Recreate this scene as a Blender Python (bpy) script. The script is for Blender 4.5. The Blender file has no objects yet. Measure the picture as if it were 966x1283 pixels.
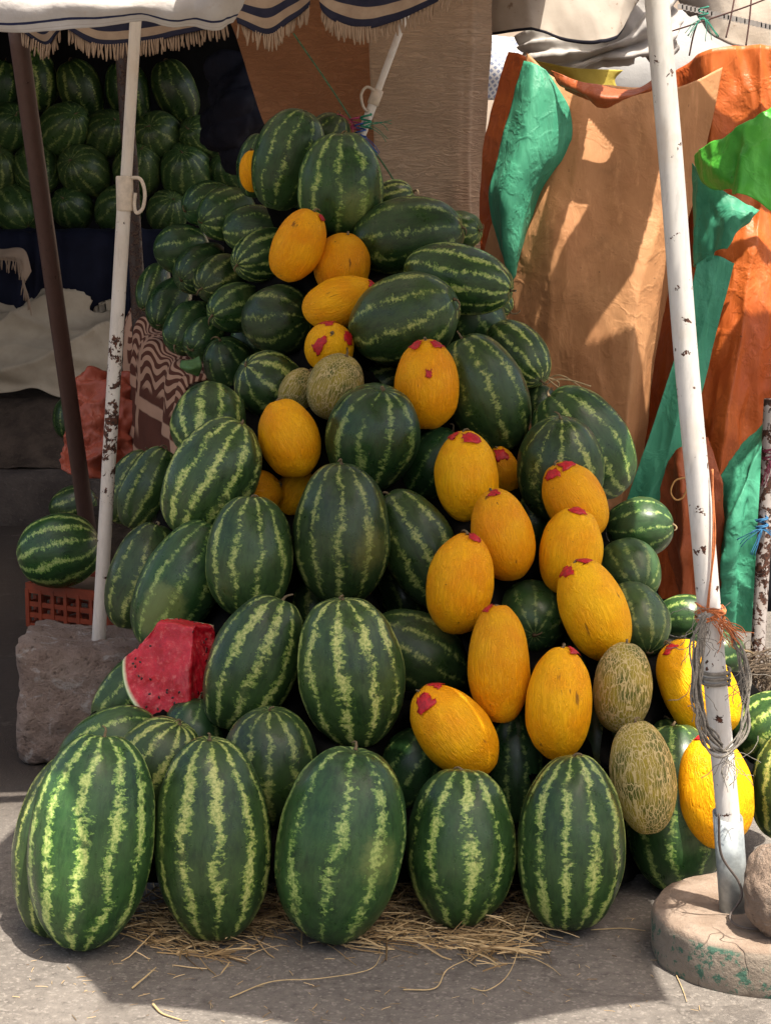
import bpy, bmesh, math, random
import numpy as np
from mathutils import Vector, Matrix, noise as mn
rnd = random.Random(7)
SC = bpy.context.scene
C = SC.collection
F = 2300.0; CX, CY = 483.0, 641.5; H = 1.68; PITCH = math.radians(9.2)
FW = Vector((0, math.cos(PITCH), -math.sin(PITCH))); UP = Vector((0, math.sin(PITCH), math.cos(PITCH))); RT = Vector((1, 0, 0))
CAM = Vector((0, 0, H))
def at(x, y, z):                      # point seen at (x, y) of the photo, z metres deep
    return CAM + z * (FW + RT * ((x - CX) / F) - UP * ((y - CY) / F))
def atY(x, y, Y):                     # point seen at (x, y) standing on the vertical plane Y metres ahead
    d = FW + RT * ((x - CX) / F) - UP * ((y - CY) / F)
    return CAM + d * (Y / d.y)
def ground(x, y, h=0.0):
    d = FW + RT * ((x - CX) / F) - UP * ((y - CY) / F)
    return CAM + d * ((h - H) / d.z)

# ------------------------------------------------------------------ materials
class NT:
    def __init__(s, name):
        s.m = bpy.data.materials.new(name); s.m.use_nodes = True
        s.t = s.m.node_tree; s.t.nodes.clear()
    def n(s, t, ins=None, **pr):
        nd = s.t.nodes.new('ShaderNode' + t)
        for k, v in pr.items(): setattr(nd, k, v)
        for k, v in (ins or {}).items():
            so = nd.inputs[k]
            if isinstance(v, bpy.types.NodeSocket): s.t.links.new(v, so)
            elif isinstance(v, tuple) and len(v) == 3 and so.type == 'RGBA': so.default_value = (*v, 1)
            else: so.default_value = v
        return nd
    def ma(s, op, a, b=0.0, c=0.0, cl=False):
        return s.n('Math', {0: a, 1: b, 2: c}, operation=op, use_clamp=cl).outputs[0]
    def mix(s, f, a, b, bt='MIX'):
        return s.n('Mix', {0: f, 6: a, 7: b}, data_type='RGBA', blend_type=bt).outputs[2]
    def no(s, v, sc, de=2.0, ro=.5, di=0.0):
        return s.n('TexNoise', {'Vector': v, 'Scale': sc, 'Detail': de, 'Roughness': ro, 'Distortion': di}).outputs[0]
    def mr(s, v, a, b, c=0.0, d=1.0, sm=True):
        return s.n('MapRange', {0: v, 1: a, 2: b, 3: c, 4: d}, interpolation_type='SMOOTHSTEP' if sm else 'LINEAR').outputs[0]
    def sc(s, v, x, y, z):
        return s.n('VectorMath', {0: v, 1: (x, y, z)}, operation='MULTIPLY').outputs[0]
    def obj(s, rand=True):
        v = s.n('TexCoord').outputs['Object']
        if rand:
            r = s.n('ObjectInfo').outputs['Random']
            o = s.n('CombineXYZ', {0: s.ma('MULTIPLY', r, 37.), 1: s.ma('MULTIPLY', r, 91.), 2: s.ma('MULTIPLY', r, 53.)}).outputs[0]
            return v, s.n('VectorMath', {0: v, 1: o}, operation='ADD').outputs[0], r
        return v
    def out(s, col, rough=.6, bump=None, bs=.3, bd=.01, spec=.5, metal=0.0, trans=0.0, coat=0.0):
        p = s.n('BsdfPrincipled', {'Base Color': col, 'Roughness': rough, 'Metallic': metal, 'Specular IOR Level': spec, 'Coat Weight': coat, 'Coat Roughness': .25})
        if bump is not None:
            b = s.n('Bump', {'Height': bump, 'Strength': bs, 'Distance': bd})
            s.t.links.new(b.outputs[0], p.inputs['Normal'])
        sh = p.outputs[0]
        if trans > 0:
            tr = s.n('BsdfTranslucent', {'Color': col})
            sh = s.n('MixShader', {0: trans, 1: sh, 2: tr.outputs[0]}).outputs[0]
        o = s.n('OutputMaterial'); s.t.links.new(sh, o.inputs[0])
        return s.m

def mat_watermelon(name, w0, wr, dark1, dark2, light1, light2, nmin=9, fleck=.5):
    g = NT(name); v, P, r = g.obj()
    s = g.n('SeparateXYZ', {0: v})
    th = g.ma('DIVIDE', g.ma('ARCTAN2', s.outputs[1], s.outputs[0]), 2 * math.pi)
    N = g.ma('ADD', nmin, g.ma('FLOOR', g.ma('MULTIPLY', g.ma('FRACT', g.ma('MULTIPLY', r, 13.7)), 2.99)))
    n1 = g.no(P, 7., 2.)
    n2 = g.no(g.sc(P, .75, .75, 1.35), 62., 7., .72, .25)
    n3 = g.no(g.sc(P, 1, 1, .7), 12., 3.)
    n4 = g.no(P, 150., 3., .6)
    u = g.ma('ADD', g.ma('ADD', g.ma('MULTIPLY', th, N), g.ma('MULTIPLY', n1, .95)), g.ma('MULTIPLY', r, 5.))
    fr = g.ma('FRACT', u)
    d = g.ma('ABSOLUTE', g.ma('SUBTRACT', fr, .5))
    w = g.ma('ADD', w0, g.ma('MULTIPLY', g.ma('SUBTRACT', n3, .5), wr))
    e = g.ma('SUBTRACT', g.ma('ADD', d, g.ma('MULTIPLY', g.ma('SUBTRACT', n2, .5), 1.25)), w)
    m1 = g.mr(e, .022, -.022)
    core = g.mr(e, -.01, -.13)
    # thin reticulate flecks drifting off the stripes
    fl = g.ma('MULTIPLY', g.mr(g.no(P, 95., 4., .7), .585, .66), g.mr(d, .34, .10))
    m1 = g.ma('MAXIMUM', m1, g.ma('MULTIPLY', fl, fleck))
    brk = g.mr(g.no(g.sc(P, 1, 1, 1.3), 20., 5., .68), .37, .47, .12, 1.)
    m1 = g.ma('MULTIPLY', m1, brk)
    vein = g.mr(g.ma('ABSOLUTE', g.ma('SUBTRACT', g.no(g.sc(P, 1, 1, .5), 26., 4., .6), .5)), .02, .0)
    dk = g.mix(g.mr(g.no(P, 9., 3.), .3, .7), dark1, dark2)
    dk = g.mix(g.ma('MULTIPLY', vein, .10), dk, light1)
    mt_ = g.no(g.sc(P, 1, 1, .28), 75., 5., .7)
    dk = g.mix(g.mr(mt_, .40, .66, 0, .55), dk, tuple(x * 1.35 for x in dark2))
    dk = g.mix(g.mr(mt_, .46, .30, 0, .5), dk, tuple(x * .5 for x in dark1))
    lt = g.mix(g.ma('MULTIPLY', core, g.mr(g.ma('ADD', g.ma('MULTIPLY', n4, .6), g.ma('MULTIPLY', n2, .4)), .38, .58, .15, 1.)), light1, light2)
    col = g.mix(m1, dk, lt)
    sd = g.n('VectorMath', {0: g.n('VectorMath', {0: v}, operation='NORMALIZE').outputs[0], 1: g.n('CombineXYZ', {0: g.ma('COSINE', g.ma('MULTIPLY', r, 47.)), 1: g.ma('SINE', g.ma('MULTIPLY', r, 47.)), 2: g.ma('SUBTRACT', g.ma('FRACT', g.ma('MULTIPLY', r, 23.)), .8)}).outputs[0]}, operation='DOT_PRODUCT').outputs[1]
    gs = g.ma('MULTIPLY', g.mr(g.ma('ADD', g.ma('ADD', sd, g.ma('MULTIPLY', g.ma('SUBTRACT', n2, .5), .30)), g.ma('MULTIPLY', g.ma('SUBTRACT', n3, .5), .30)), .90, 1.08), g.ma('LESS_THAN', g.ma('FRACT', g.ma('MULTIPLY', r, 5.1)), .28))
    col = g.mix(g.ma('MULTIPLY', gs, .32), col, (.30, .31, .085))
    # scuffs, dust bloom
    scr = g.ma('MULTIPLY', g.mr(g.no(g.sc(P, 1.2, 1.2, .35), 42., 4., .75), .67, .76), g.mr(g.no(P, 5., 2.), .48, .62))
    col = g.mix(g.ma('MULTIPLY', scr, .6), col, (.30, .26, .15))
    col = g.mix(g.mr(g.no(P, 10., 5., .7), .40, .75, .0, .07), col, (.22, .22, .17))
    hs = g.n('HueSaturation', {'Hue': g.mr(g.ma('FRACT', g.ma('MULTIPLY', r, 7.3)), 0, 1, .480, .515, False), 'Saturation': .97,
             'Value': g.mr(g.ma('FRACT', g.ma('MULTIPLY', r, 29.1)), 0, 1, .78, 1.2, False), 'Color': col}).outputs[0]
    bmp = g.ma('ADD', g.ma('MULTIPLY', n1, .6), g.ma('MULTIPLY', n4, .05))
    return g.out(hs, g.mr(g.no(P, 22., 4., .65), .3, .7, .25, .46), bmp, .35, .02, .40)

D1, D2 = (.011, .036, .010), (.027, .066, .016)
WM = {
 'bold': mat_watermelon('bold_striped_rind', .165, .52, D1, D2, (.12, .22, .034), (.48, .52, .16), 10),
 'fine': mat_watermelon('narrow_striped_rind', .105, .52, D1, D2, (.095, .175, .030), (.39, .44, .13), 9),
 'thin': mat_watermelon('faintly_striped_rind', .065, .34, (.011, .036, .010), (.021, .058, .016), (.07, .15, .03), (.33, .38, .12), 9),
 'end':  mat_watermelon('crown_rayed_rind', .10, .30, (.020, .052, .014), (.042, .088, .024), (.10, .165, .036), (.28, .32, .11), 11),
}
def mat_yellow():
    g = NT('yellow_melon_rind'); v, P, r = g.obj()
    Ps = g.sc(P, 1, 1, .17)
    n1 = g.no(Ps, 95., 4., .6, .6)
    rid = g.ma('ABSOLUTE', g.ma('SUBTRACT', n1, .5))
    n2 = g.no(P, 14., 3.)
    n5 = g.no(g.sc(P, 1, 1, .1), 60., 3., .6)
    col = g.mix(g.mr(n2, .3, .7), (.88, .38, .004), (.94, .49, .007))
    col = g.mix(g.mr(rid, .03, .0, 0, .34), col, (.50, .19, .006))
    scr = g.ma('MULTIPLY', g.mr(n5, .60, .68), g.mr(g.no(P, 11., 3., .6), .56, .66))
    col = g.mix(g.ma('MULTIPLY', scr, .8), col, (.13, .045, .012))
    sp = g.mr(g.no(P, 130., 2.), .72, .76, 0, .6)
    col = g.mix(sp, col, (.16, .07, .02))
    hs = g.n('HueSaturation', {'Hue': g.mr(r, 0, 1, .487, .505, False), 'Value': g.mr(g.ma('FRACT', g.ma('MULTIPLY', r, 17.)), 0, 1, .86, 1.06, False), 'Color': col}).outputs[0]
    h = g.ma('ADD', g.mr(rid, .0, .12, 0, 1), g.ma('MULTIPLY', n2, .4))
    return g.out(hs, .42, h, .5, .005, .16)
def mat_netted():
    g = NT('netted_melon_rind'); v, P, r = g.obj()
    nz = g.n('TexNoise', {'Vector': P, 'Scale': 30., 'Detail': 3.}).outputs[1]
    Pd = g.n('VectorMath', {0: g.sc(P, 1, 1, .11), 1: g.n('VectorMath', {0: nz, 'Scale': .014}, operation='SCALE').outputs[0]}, operation='ADD').outputs[0]
    vd = g.n('TexVoronoi', {'Vector': Pd, 'Scale': 130.}, feature='DISTANCE_TO_EDGE').outputs[0]
    vd2 = g.n('TexVoronoi', {'Vector': Pd, 'Scale': 250.}, feature='DISTANCE_TO_EDGE').outputs[0]
    net = g.ma('MAXIMUM', g.mr(vd, .11, .05), g.mr(vd2, .06, .02, 0, .6))
    base = g.mix(g.mr(g.no(P, 15., 3.), .4, .62), (.085, .10, .012), (.32, .25, .025))
    col = g.mix(net, base, (.54, .42, .19))
    return g.out(col, .6, net, .6, .004, .3)
YEL = mat_yellow(); NET = mat_netted()
def simple(name, col, rough=.6, var=.25, sc=20., bs=.2, bd=.005, rand=True, **k):
    g = NT(name); v, P, r = g.obj()
    n = g.no(P, sc, 5., .65)
    c2 = tuple(x * (1 - var) for x in col)
    return g.out(g.mix(g.mr(n, .3, .7), c2, col), rough, n, bs, bd, **k)
STEM = simple('dry_stem', (.20, .14, .07), .8, .5, 80.)
RED = simple('red_sticker_tape', (.62, .008, .018), .45, .45, 90., .5, .004)

# ------------------------------------------------------------------ object helpers
def tag(o, label=None, cat=None, group=None, kind=None):
    if label: o['label'] = label
    if cat: o['category'] = cat
    if group: o['group'] = group
    if kind: o['kind'] = kind
    return o
def mesh_obj(name, verts, faces, mat, parent=None, smooth=True, uvs=None):
    me = bpy.data.meshes.new(name); me.from_pydata([tuple(v) for v in verts], [], faces); me.update()
    if uvs is not None:
        ul = me.uv_layers.new(name='UVMap')
        for l in me.loops: ul.data[l.index].uv = uvs[l.vertex_index]
    if smooth: me.polygons.foreach_set('use_smooth', [True] * len(me.polygons))
    for m in (mat if isinstance(mat, (list, tuple)) else [mat]): me.materials.append(m)
    o = bpy.data.objects.new(name, me); C.objects.link(o)
    if parent:
        o.parent = parent; o.matrix_parent_inverse = parent.matrix_world.inverted() if False else Matrix()
    return o
def empty(name, loc, label, cat, group=None):
    e = bpy.data.objects.new(name, None); C.objects.link(e); e.location = loc; e.empty_display_size = .1
    return tag(e, label, cat, group)
def rel(vs, o): 
    l = Vector(o) if not hasattr(o, 'location') else o.location
    return [Vector(v) - l for v in vs]
def tube(pts, rad, seg=10, cap=True, closed=False):
    pts = [Vector(p) for p in pts]; n = len(pts)
    rs = rad if isinstance(rad, (list, tuple)) else [rad] * n
    V, Fc = [], []
    ref = None
    for i, p in enumerate(pts):
        t = (pts[min(i + 1, n - 1)] - pts[max(i - 1, 0)]).normalized()
        if ref is None: ref = t.orthogonal().normalized()
        ref = (ref - t * ref.dot(t)); ref = ref.normalized() if ref.length > 1e-6 else t.orthogonal().normalized()
        b = t.cross(ref)
        for k in range(seg):
            a = 2 * math.pi * k / seg
            V.append(p + (ref * math.cos(a) + b * math.sin(a)) * rs[i])
    for i in range(n - 1):
        for k in range(seg):
            k2 = (k + 1) % seg
            Fc.append((i * seg + k, i * seg + k2, (i + 1) * seg + k2, (i + 1) * seg + k))
    if cap:
        Fc.append(tuple(range(seg - 1, -1, -1))); Fc.append(tuple((n - 1) * seg + k for k in range(seg)))
    return V, Fc
def join(parts):
    V, Fc = [], []
    for v, f in parts:
        o = len(V); V += list(v); Fc += [tuple(i + o for i in q) for q in f]
    return V, Fc
def box(c, s, rot=None):
    c = Vector(c); hx, hy, hz = s[0] / 2, s[1] / 2, s[2] / 2
    V = [Vector((x, y, z)) for x in (-hx, hx) for y in (-hy, hy) for z in (-hz, hz)]
    if rot: V = [rot @ v for v in V]
    return [v + c for v in V], [(0, 1, 3, 2), (4, 6, 7, 5), (0, 4, 5, 1), (2, 3, 7, 6), (0, 2, 6, 4), (1, 5, 7, 3)]
def bevel(o, w=.005, seg=2):
    m = o.modifiers.new('bevel', 'BEVEL'); m.width = w; m.segments = seg; m.limit_method = 'ANGLE'
def catmull(P, t):
    n = len(P)
    if n == 1: return P[0]
    x = t * (n - 1); i = min(int(x), n - 2); f = x - i
    p1, p2 = P[i], P[i + 1]
    p0 = P[i - 1] if i > 0 else p1 * 2 - p2
    p3 = P[i + 2] if i + 2 < n else p2 * 2 - p1
    return .5 * ((2 * p1) + (p2 - p0) * f + (2 * p0 - 5 * p1 + 4 * p2 - p3) * f * f + (3 * p1 - p0 - 3 * p2 + p3) * f ** 3)
def sheet(name, rows, mat, nu=60, nv=80, fold=None, thick=.006, parent=None, seed=0, world=False, edge=0.0):
    """cloth: rows of (px, py, depth) points, interpolated smoothly, folded along its own normal"""
    R = [[(Vector(p) if world else atY(*p)) for p in r] for r in rows]
    V, UV = [], []
    for j in range(nv + 1):
        t = j / nv
        for i in range(nu + 1):
            s = i / nu
            col = [catmull(r, s) for r in R]
            V.append(catmull(col, t)); UV.append((s, t))
    W = nu + 1
    out = []
    for j in range(nv + 1):
        for i in range(W):
            p = V[j * W + i]
            du = V[j * W + min(i + 1, nu)] - V[j * W + max(i - 1, 0)]
            dv = V[min(j + 1, nv) * W + i] - V[max(j - 1, 0) * W + i]
            n = du.cross(dv)
            n = n.normalized() if n.length > 1e-9 else Vector((0, -1, 0))
            if n.y > 0: n = -n
            s, t = UV[j * W + i]
            q = p.copy()
            if fold: q += n * fold(s, t, p)
            if edge and (i in (0, nu) or j in (0, nv)):
                q += Vector((mn.noise(p * 30 + Vector((seed, 0, 0))), 0, mn.noise(p * 30 + Vector((0, seed, 9))))) * edge
            out.append(q)
    Fc = [(j * W + i, j * W + i + 1, (j + 1) * W + i + 1, (j + 1) * W + i) for j in range(nv) for i in range(nu)]
    org = out[(nv // 2) * W + nu // 2].copy() if parent is None else parent.location
    o = mesh_obj(name, [v - org for v in out], Fc, mat, parent, True, UV)
    if parent is None: o.location = org
    if thick:
        m = o.modifiers.new('thick', 'SOLIDIFY'); m.thickness = thick; m.offset = 0
    return o
def nz(p, sc, seed=0.0, oct=3):
    return mn.fractal(Vector(p) * sc + Vector((seed, seed * 1.7, -seed)), .9, 2.1, oct)

# ------------------------------------------------------------------ melons
def melon_mesh(a, c, seed, ribs=0, rough=.012, sup=.93, nu=56, nv=36, egg=0.0):
    V, Fc = [], []
    rr = random.Random(seed); ph = rr.random() * 6
    for j in range(nv + 1):
        f = math.pi * j / nv
        sf = max(math.sin(f), 0.0) ** sup
        zc = math.cos(f)
        dim = .045 * math.exp(-(f / .16) ** 2) + .03 * math.exp(-((math.pi - f) / .14) ** 2) * -1
        for i in range(nu):
            th = 2 * math.pi * i / nu
            p = Vector((sf * math.cos(th), sf * math.sin(th), zc))
            k = 1 + rough * 2.2 * mn.noise(p * 1.3 + Vector((seed * 3.1, 0, 0))) + rough * .8 * mn.noise(p * 3.1 + Vector((0, seed * 1.3, 0)))
            if ribs: k += .006 * math.cos(ribs * th + ph) * sf
            k2 = k * (1 - egg * zc)
            V.append(Vector((p.x * a * k2, p.y * a * k2, (zc - dim) * c * k)))
            if j in (0, nv): break
    def idx(j, i):
        if j == 0: return 0
        if j == nv: return 1 + (nv - 1) * nu
        return 1 + (j - 1) * nu + i % nu
    for j in range(nv):
        for i in range(nu):
            if j == 0: Fc.append((0, idx(1, i), idx(1, i + 1)))
            elif j == nv - 1: Fc.append((idx(j, i), idx(nv, 0), idx(j, i + 1)))
            else: Fc.append((idx(j, i), idx(j + 1, i), idx(j + 1, i + 1), idx(j, i + 1)))
    return V, Fc
def frame(cx, cy, ang, t):
    d = (FW + RT * ((cx - CX) / F) - UP * ((cy - CY) / F)).normalized()
    r = d.cross(UP).normalized(); u = r.cross(d)
    an, tt = math.radians(ang), math.radians(t)
    ax = math.cos(tt) * (math.cos(an) * r + math.sin(an) * u) - math.sin(tt) * d
    X = -d; X = (X - ax * X.dot(ax))
    X = X.normalized() if X.length > 1e-4 else ax.orthogonal().normalized()
    if t > 60: X = u - ax * u.dot(ax); X.normalize()
    Y = ax.cross(X)
    return Matrix((X, Y, ax)).transposed()
DK = [(1300, 4.2), (1055, 4.42), (940, 4.62), (843, 4.78), (700, 5.08), (600, 5.3), (500, 5.55), (400, 5.8), (300, 6.0), (230, 6.15), (100, 6.3)]
def Dy(y):
    for (y1, z1), (y2, z2) in zip(DK, DK[1:]):
        if y <= y1 and y >= y2: return z1 + (z2 - z1) * (y1 - y) / (y1 - y2)
    return 5
GP = 'watermelons heaped in the big pyramid'; GY = 'yellow melons tucked into the pyramid'; GN = 'netted melons tucked into the pyramid'
GL = 'watermelons lying end out on the blanket-covered table'; GB = 'watermelons stacked against the dark rear wall'; GF = 'upright watermelons in the front row on the straw'
# kind, x, y, half width, half length, angle, tilt to camera, depth offset ('g' = stands on the ground, number>4 = depth), skin, group, label
ML = [
('W',115,1055,79,136,83,12,'g','bold',GF,'huge long watermelon at the left end of the front row, half in sunlight'),
('W',267,1051,73,128,92,12,'g','bold',GF,'upright long watermelon on straw, second from the left in the front row'),
('W',427,1058,81,124,81,12,'g','fine',GF,'broad dark watermelon in the middle of the front row, tilted right with scratched top'),
('W',578,1061,69,99,90,10,'g','bold',GF,'shortest front row watermelon with widest pale stripes, below the slanted red-patched yellow melon'),
('W',715,1056,68,111,88,10,'g','bold',GF,'front row watermelon at the right end, beside the netted melon'),
('W',76,1060,58,122,82,8,.10,'bold',GP,'watermelon almost hidden behind the left side of the sunlit front row watermelon'),
('W',846,1012,64,106,92,8,.02,'fine',GP,'dark watermelon standing behind the round concrete base, under the lowest netted melon'),
('W',195,965,55,70,62,25,.0,'bold',GP,'round topped watermelon wedged behind the two leftmost front row watermelons'),
('W',138,935,46,66,25,10,.12,'fine',GP,'watermelon lying low beside the rough stone block, behind the front row'),
('W',338,962,61,75,90,20,.0,'fine',GP,'smooth dark watermelon peeping between the second and third front row watermelons'),
('W',165,868,38,60,45,5,.28,'fine',GP,'watermelon squeezed between the stone block and the cut watermelon'),
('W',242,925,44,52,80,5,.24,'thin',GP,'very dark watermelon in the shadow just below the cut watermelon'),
('W',319,832,57,90,66,8,.0,'bold',GP,'bold striped watermelon leaning right, immediately right of the cut watermelon'),
('W',440,843,67,96,97,8,-.08,'bold',GP,'large upright bold striped watermelon in the centre, second tier above the straw'),
('W',525,822,53,70,150,5,.22,'fine',GP,'watermelon lying on its side, mostly behind the large central second tier watermelon'),
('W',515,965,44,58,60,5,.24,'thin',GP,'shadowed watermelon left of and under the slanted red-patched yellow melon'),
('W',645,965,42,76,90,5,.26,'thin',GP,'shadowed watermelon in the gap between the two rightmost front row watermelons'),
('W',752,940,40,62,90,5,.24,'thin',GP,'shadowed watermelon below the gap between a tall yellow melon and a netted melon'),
('W',428,669,61,91,90,8,-.05,'fine',GP,'tall upright watermelon at the heart of the pyramid, beside two small half-hidden yellow melons'),
('W',313,698,56,78,88,8,.0,'fine',GP,'upright watermelon directly below the two small half-hidden yellow melons'),
('W',225,735,50,88,62,5,.08,'fine',GP,'dark watermelon leaning right just above the cut watermelon'),
('W',178,722,42,70,72,5,.2,'fine',GP,'leaning watermelon beside the lower part of the left white pole, above the stone block'),
('W',266,600,56,81,62,8,.02,'bold',GP,'large leaning watermelon left of the plain yellow melon, with broken pale streaks'),
('W',262,530,47,52,-102,48,.12,'bold',GP,'round watermelon with a pale star on its end, below the fringe of the brown blanket'),
('W',466,550,59,69,77,22,-.05,'fine',GP,'smooth watermelon in the pyramid just below the upper left netted melon'),
('W',527,690,48,84,120,5,.12,'fine',GP,'dark slanted watermelon between the tall central watermelon and the yellow melons'),
('W',543,582,38,50,60,5,.28,'thin',GP,'small dark watermelon tucked under the yellow melon with a red scribble'),
('W',608,493,52,78,113,8,.0,'fine',GP,'large slanted watermelon right of the yellow melon with a red scribble'),
('W',507,400,57,71,22,18,-.08,'fine',GP,'plump watermelon lying right of the upper yellow melons with a pink scar on its end'),
('W',586,398,45,64,117,5,.16,'fine',GP,'grey green watermelon half hidden behind the plump one with a pink scar'),
('W',574,350,44,70,-12,14,.0,'bold',GP,'watermelon with bright bold stripes lying sideways at the upper right edge of the pyramid'),
('W',511,296,49,71,9,6,-.02,'fine',GP,'long watermelon lying sideways directly below the top watermelon, in front of the taupe sheet'),
('W',577,289,25,27,0,30,.3,'fine',GP,'end of a watermelon poking out behind the long sideways one near the taupe sheet'),
('W',427,231,54,65,88,6,-.1,'fine',GP,'upright ribbed watermelon crowning the pyramid in front of the thin tied pole'),
('W',398,232,34,58,84,6,.1,'fine',GP,'watermelon showing only its left edge behind the upright one that crowns the pyramid'),
('W',361,200,44,64,72,6,.02,'thin',GP,'tall dark watermelon at the very top left of the pyramid'),
('W',412,170,26,28,60,6,.35,'fine',GP,'small rounded watermelon top peeking out behind the two highest watermelons'),
('W',321,208,24,40,80,6,.4,'thin',GP,'shaded watermelon behind the tall dark top left one, beside a sliver of yellow'),
('W',492,250,24,28,20,6,.35,'bold',GP,'pale sliver of watermelon behind the right shoulder of the crowning watermelon'),
('W',619,374,20,27,-40,6,.35,'bold',GP,'yellowish green watermelon end under the bright bold striped one at the right edge'),
('W',648,444,36,48,-48,28,.22,'bold',GP,'small watermelon with a rayed end jutting out toward the tan tarpaulin'),
('W',702,587,55,67,90,20,.0,'fine',GP,'round watermelon behind the yellow melon with two red patches, right side of the pyramid'),
('W',733,556,56,78,127,6,.12,'fine',GP,'big slanted watermelon at the right edge, against the foot of the tan tarpaulin'),
('W',676,507,23,26,90,6,.4,'thin',GP,'small round watermelon top behind the big slanted one, next to loose straw'),
('W',801,661,38,43,5,6,.2,'thin',GP,'dark watermelon against the rust coloured tarpaulin, right of the yellow melons'),
('W',788,716,40,42,-60,50,.16,'end',GP,'watermelon with a starburst end under the dark one by the rust tarpaulin'),
('W',796,777,42,49,-70,32,.1,'end',GP,'watermelon with a pale rayed tip right of the brown-streaked yellow melon'),
('W',857,775,31,36,5,6,.35,'fine',GP,'watermelon left of the right pole at the height of the orange twine'),
('W',893,822,33,40,10,6,.35,'thin',GP,'dark watermelon behind the right pole beside the grey rope coil'),
('W',665,772,44,46,-80,62,.2,'end',GP,'round watermelon with a white starburst between three yellow melons'),
('W',669,657,32,42,90,6,.32,'fine',GP,'watermelon glimpsed between yellow melons on the right, below the small red-squared one'),
('W',836,945,38,46,100,12,.16,'fine',GP,'watermelon behind the lowest netted melon with curved pale stripes'),
('W',762,925,26,36,100,12,.4,'thin',GP,'dark watermelon in the hollow left of the upper right netted melon'),
('W',962,912,44,50,40,10,.2,'bold',GP,'sunlit bright green watermelon at the right border, just right of the grey rope coil'),
('W',990,985,50,72,85,10,.1,'bold',GP,'watermelon half out of the picture at right, above the boulder'),
('W',480,480,27,31,20,6,.36,'bold',GP,'shadowed watermelon glimpsed between the upper netted melon and the scribbled yellow melon'),
('W',586,862,30,30,90,6,.45,'thin',GP,'dark watermelon deep between the lower yellow melons and the central second tier'),
('W',440,540,30,40,90,6,.5,'thin',GP,'deeply hidden watermelon behind the smooth one below the netted melon'),
('W',398,768,40,48,90,6,.40,'fine',GP,'dark watermelon deep in the gap above the two bold second tier watermelons'),
('W',505,745,34,46,110,6,.48,'fine',GP,'dark watermelon in the gap left of the smooth bright yellow melon'),
('W',262,868,36,46,90,6,.42,'thin',GP,'dark watermelon sunk in the gap right of the cut watermelon'),
('W',730,815,36,46,90,6,.45,'thin',GP,'dark watermelon in the gap under the brown-streaked yellow melon'),
# pyramid, upper left slope toward the table
('W',341,486,43,44,140,25,.25,'bold',GP,'round watermelon above the plain yellow melon with slanting broad stripes'),
('W',350,401,44,46,2,42,.35,'fine',GP,'round watermelon left of the sideways yellow melon with rays meeting on its right side'),
('W',185,612,32,56,64,4,.55,'fine',GP,'narrow leaning watermelon beside the left white pole, below the blanket'),
('W',163,610,30,50,64,4,.75,'fine',GP,'watermelon mostly behind the narrow leaning one beside the left white pole'),
# table heap
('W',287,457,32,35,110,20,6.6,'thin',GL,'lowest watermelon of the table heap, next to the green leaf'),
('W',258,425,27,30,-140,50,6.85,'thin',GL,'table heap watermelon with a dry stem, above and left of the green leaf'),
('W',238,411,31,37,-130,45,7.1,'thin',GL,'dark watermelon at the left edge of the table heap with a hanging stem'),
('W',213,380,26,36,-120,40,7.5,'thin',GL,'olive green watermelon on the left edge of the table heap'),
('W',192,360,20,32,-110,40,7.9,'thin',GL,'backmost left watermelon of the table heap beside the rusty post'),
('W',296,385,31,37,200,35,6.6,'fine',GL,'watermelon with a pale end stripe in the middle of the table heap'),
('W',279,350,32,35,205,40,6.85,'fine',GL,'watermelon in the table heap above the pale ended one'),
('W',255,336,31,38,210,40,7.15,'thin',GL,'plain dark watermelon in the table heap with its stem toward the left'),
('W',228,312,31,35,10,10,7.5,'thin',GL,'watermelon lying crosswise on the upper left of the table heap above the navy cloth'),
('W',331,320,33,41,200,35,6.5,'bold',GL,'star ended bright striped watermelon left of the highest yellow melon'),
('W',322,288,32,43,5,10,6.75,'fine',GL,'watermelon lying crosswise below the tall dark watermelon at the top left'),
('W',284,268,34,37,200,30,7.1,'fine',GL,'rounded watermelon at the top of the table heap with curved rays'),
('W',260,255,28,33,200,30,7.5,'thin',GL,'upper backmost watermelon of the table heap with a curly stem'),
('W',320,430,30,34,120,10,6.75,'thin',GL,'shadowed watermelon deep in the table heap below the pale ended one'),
# left rear
('W',75,690,47,51,15,10,7.35,'bold',None,'watermelon on the orange crate left of the white pole'),
('W',92,633,24,30,20,10,9.0,'fine',None,'small far watermelon on the ground behind the one on the orange crate'),
('W',86,524,19,27,90,0,9.9,'thin',None,'black looking watermelon on the dirt bank behind the brown pole'),
# yellow
('Y',374,307,32,48,65,6,-.05,[(24,70)],GY,'highest fully visible yellow melon, leaning right, with a red edged tip'),
('Y',429,332,36,38,80,10,.0,[],GY,'roundish yellow melon with brown scratches, second from the top'),
('Y',427,379,32,49,17,8,-.02,[(22,-50)],GY,'yellow melon lying sideways with a red tip at its right end'),
('Y',413,435,31,31,80,58,.0,[(40,-40),(42,200),(44,100)],GY,'round yellow melon facing out with three red squares round its stem'),
('Y',535,482,40,57,92,6,-.1,[(24,-45),(26,50),(72,4,.4)],GY,'egg shaped yellow melon with red corners and a red scribble on its belly'),
('Y',363,549,38,51,108,6,-.05,[],GY,'plain orange yellow melon without red marks, left side of the pyramid'),
('Y',321,619,30,34,20,6,.1,[],GY,'left of the two small half-hidden yellow melons above an upright watermelon'),
('Y',372,617,28,36,60,6,.12,[(20,-40)],GY,'right of the two small half-hidden yellow melons, touching the tall central watermelon'),
('Y',585,597,40,57,95,8,-.05,[(28,25),(20,-60)],GY,'yellow melon with a red patch running down its top, topmost of the right cluster'),
('Y',630,591,21,32,105,8,.22,[(42,10)],GY,'small yellow melon with one red square, half hidden atop the right cluster'),
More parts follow.
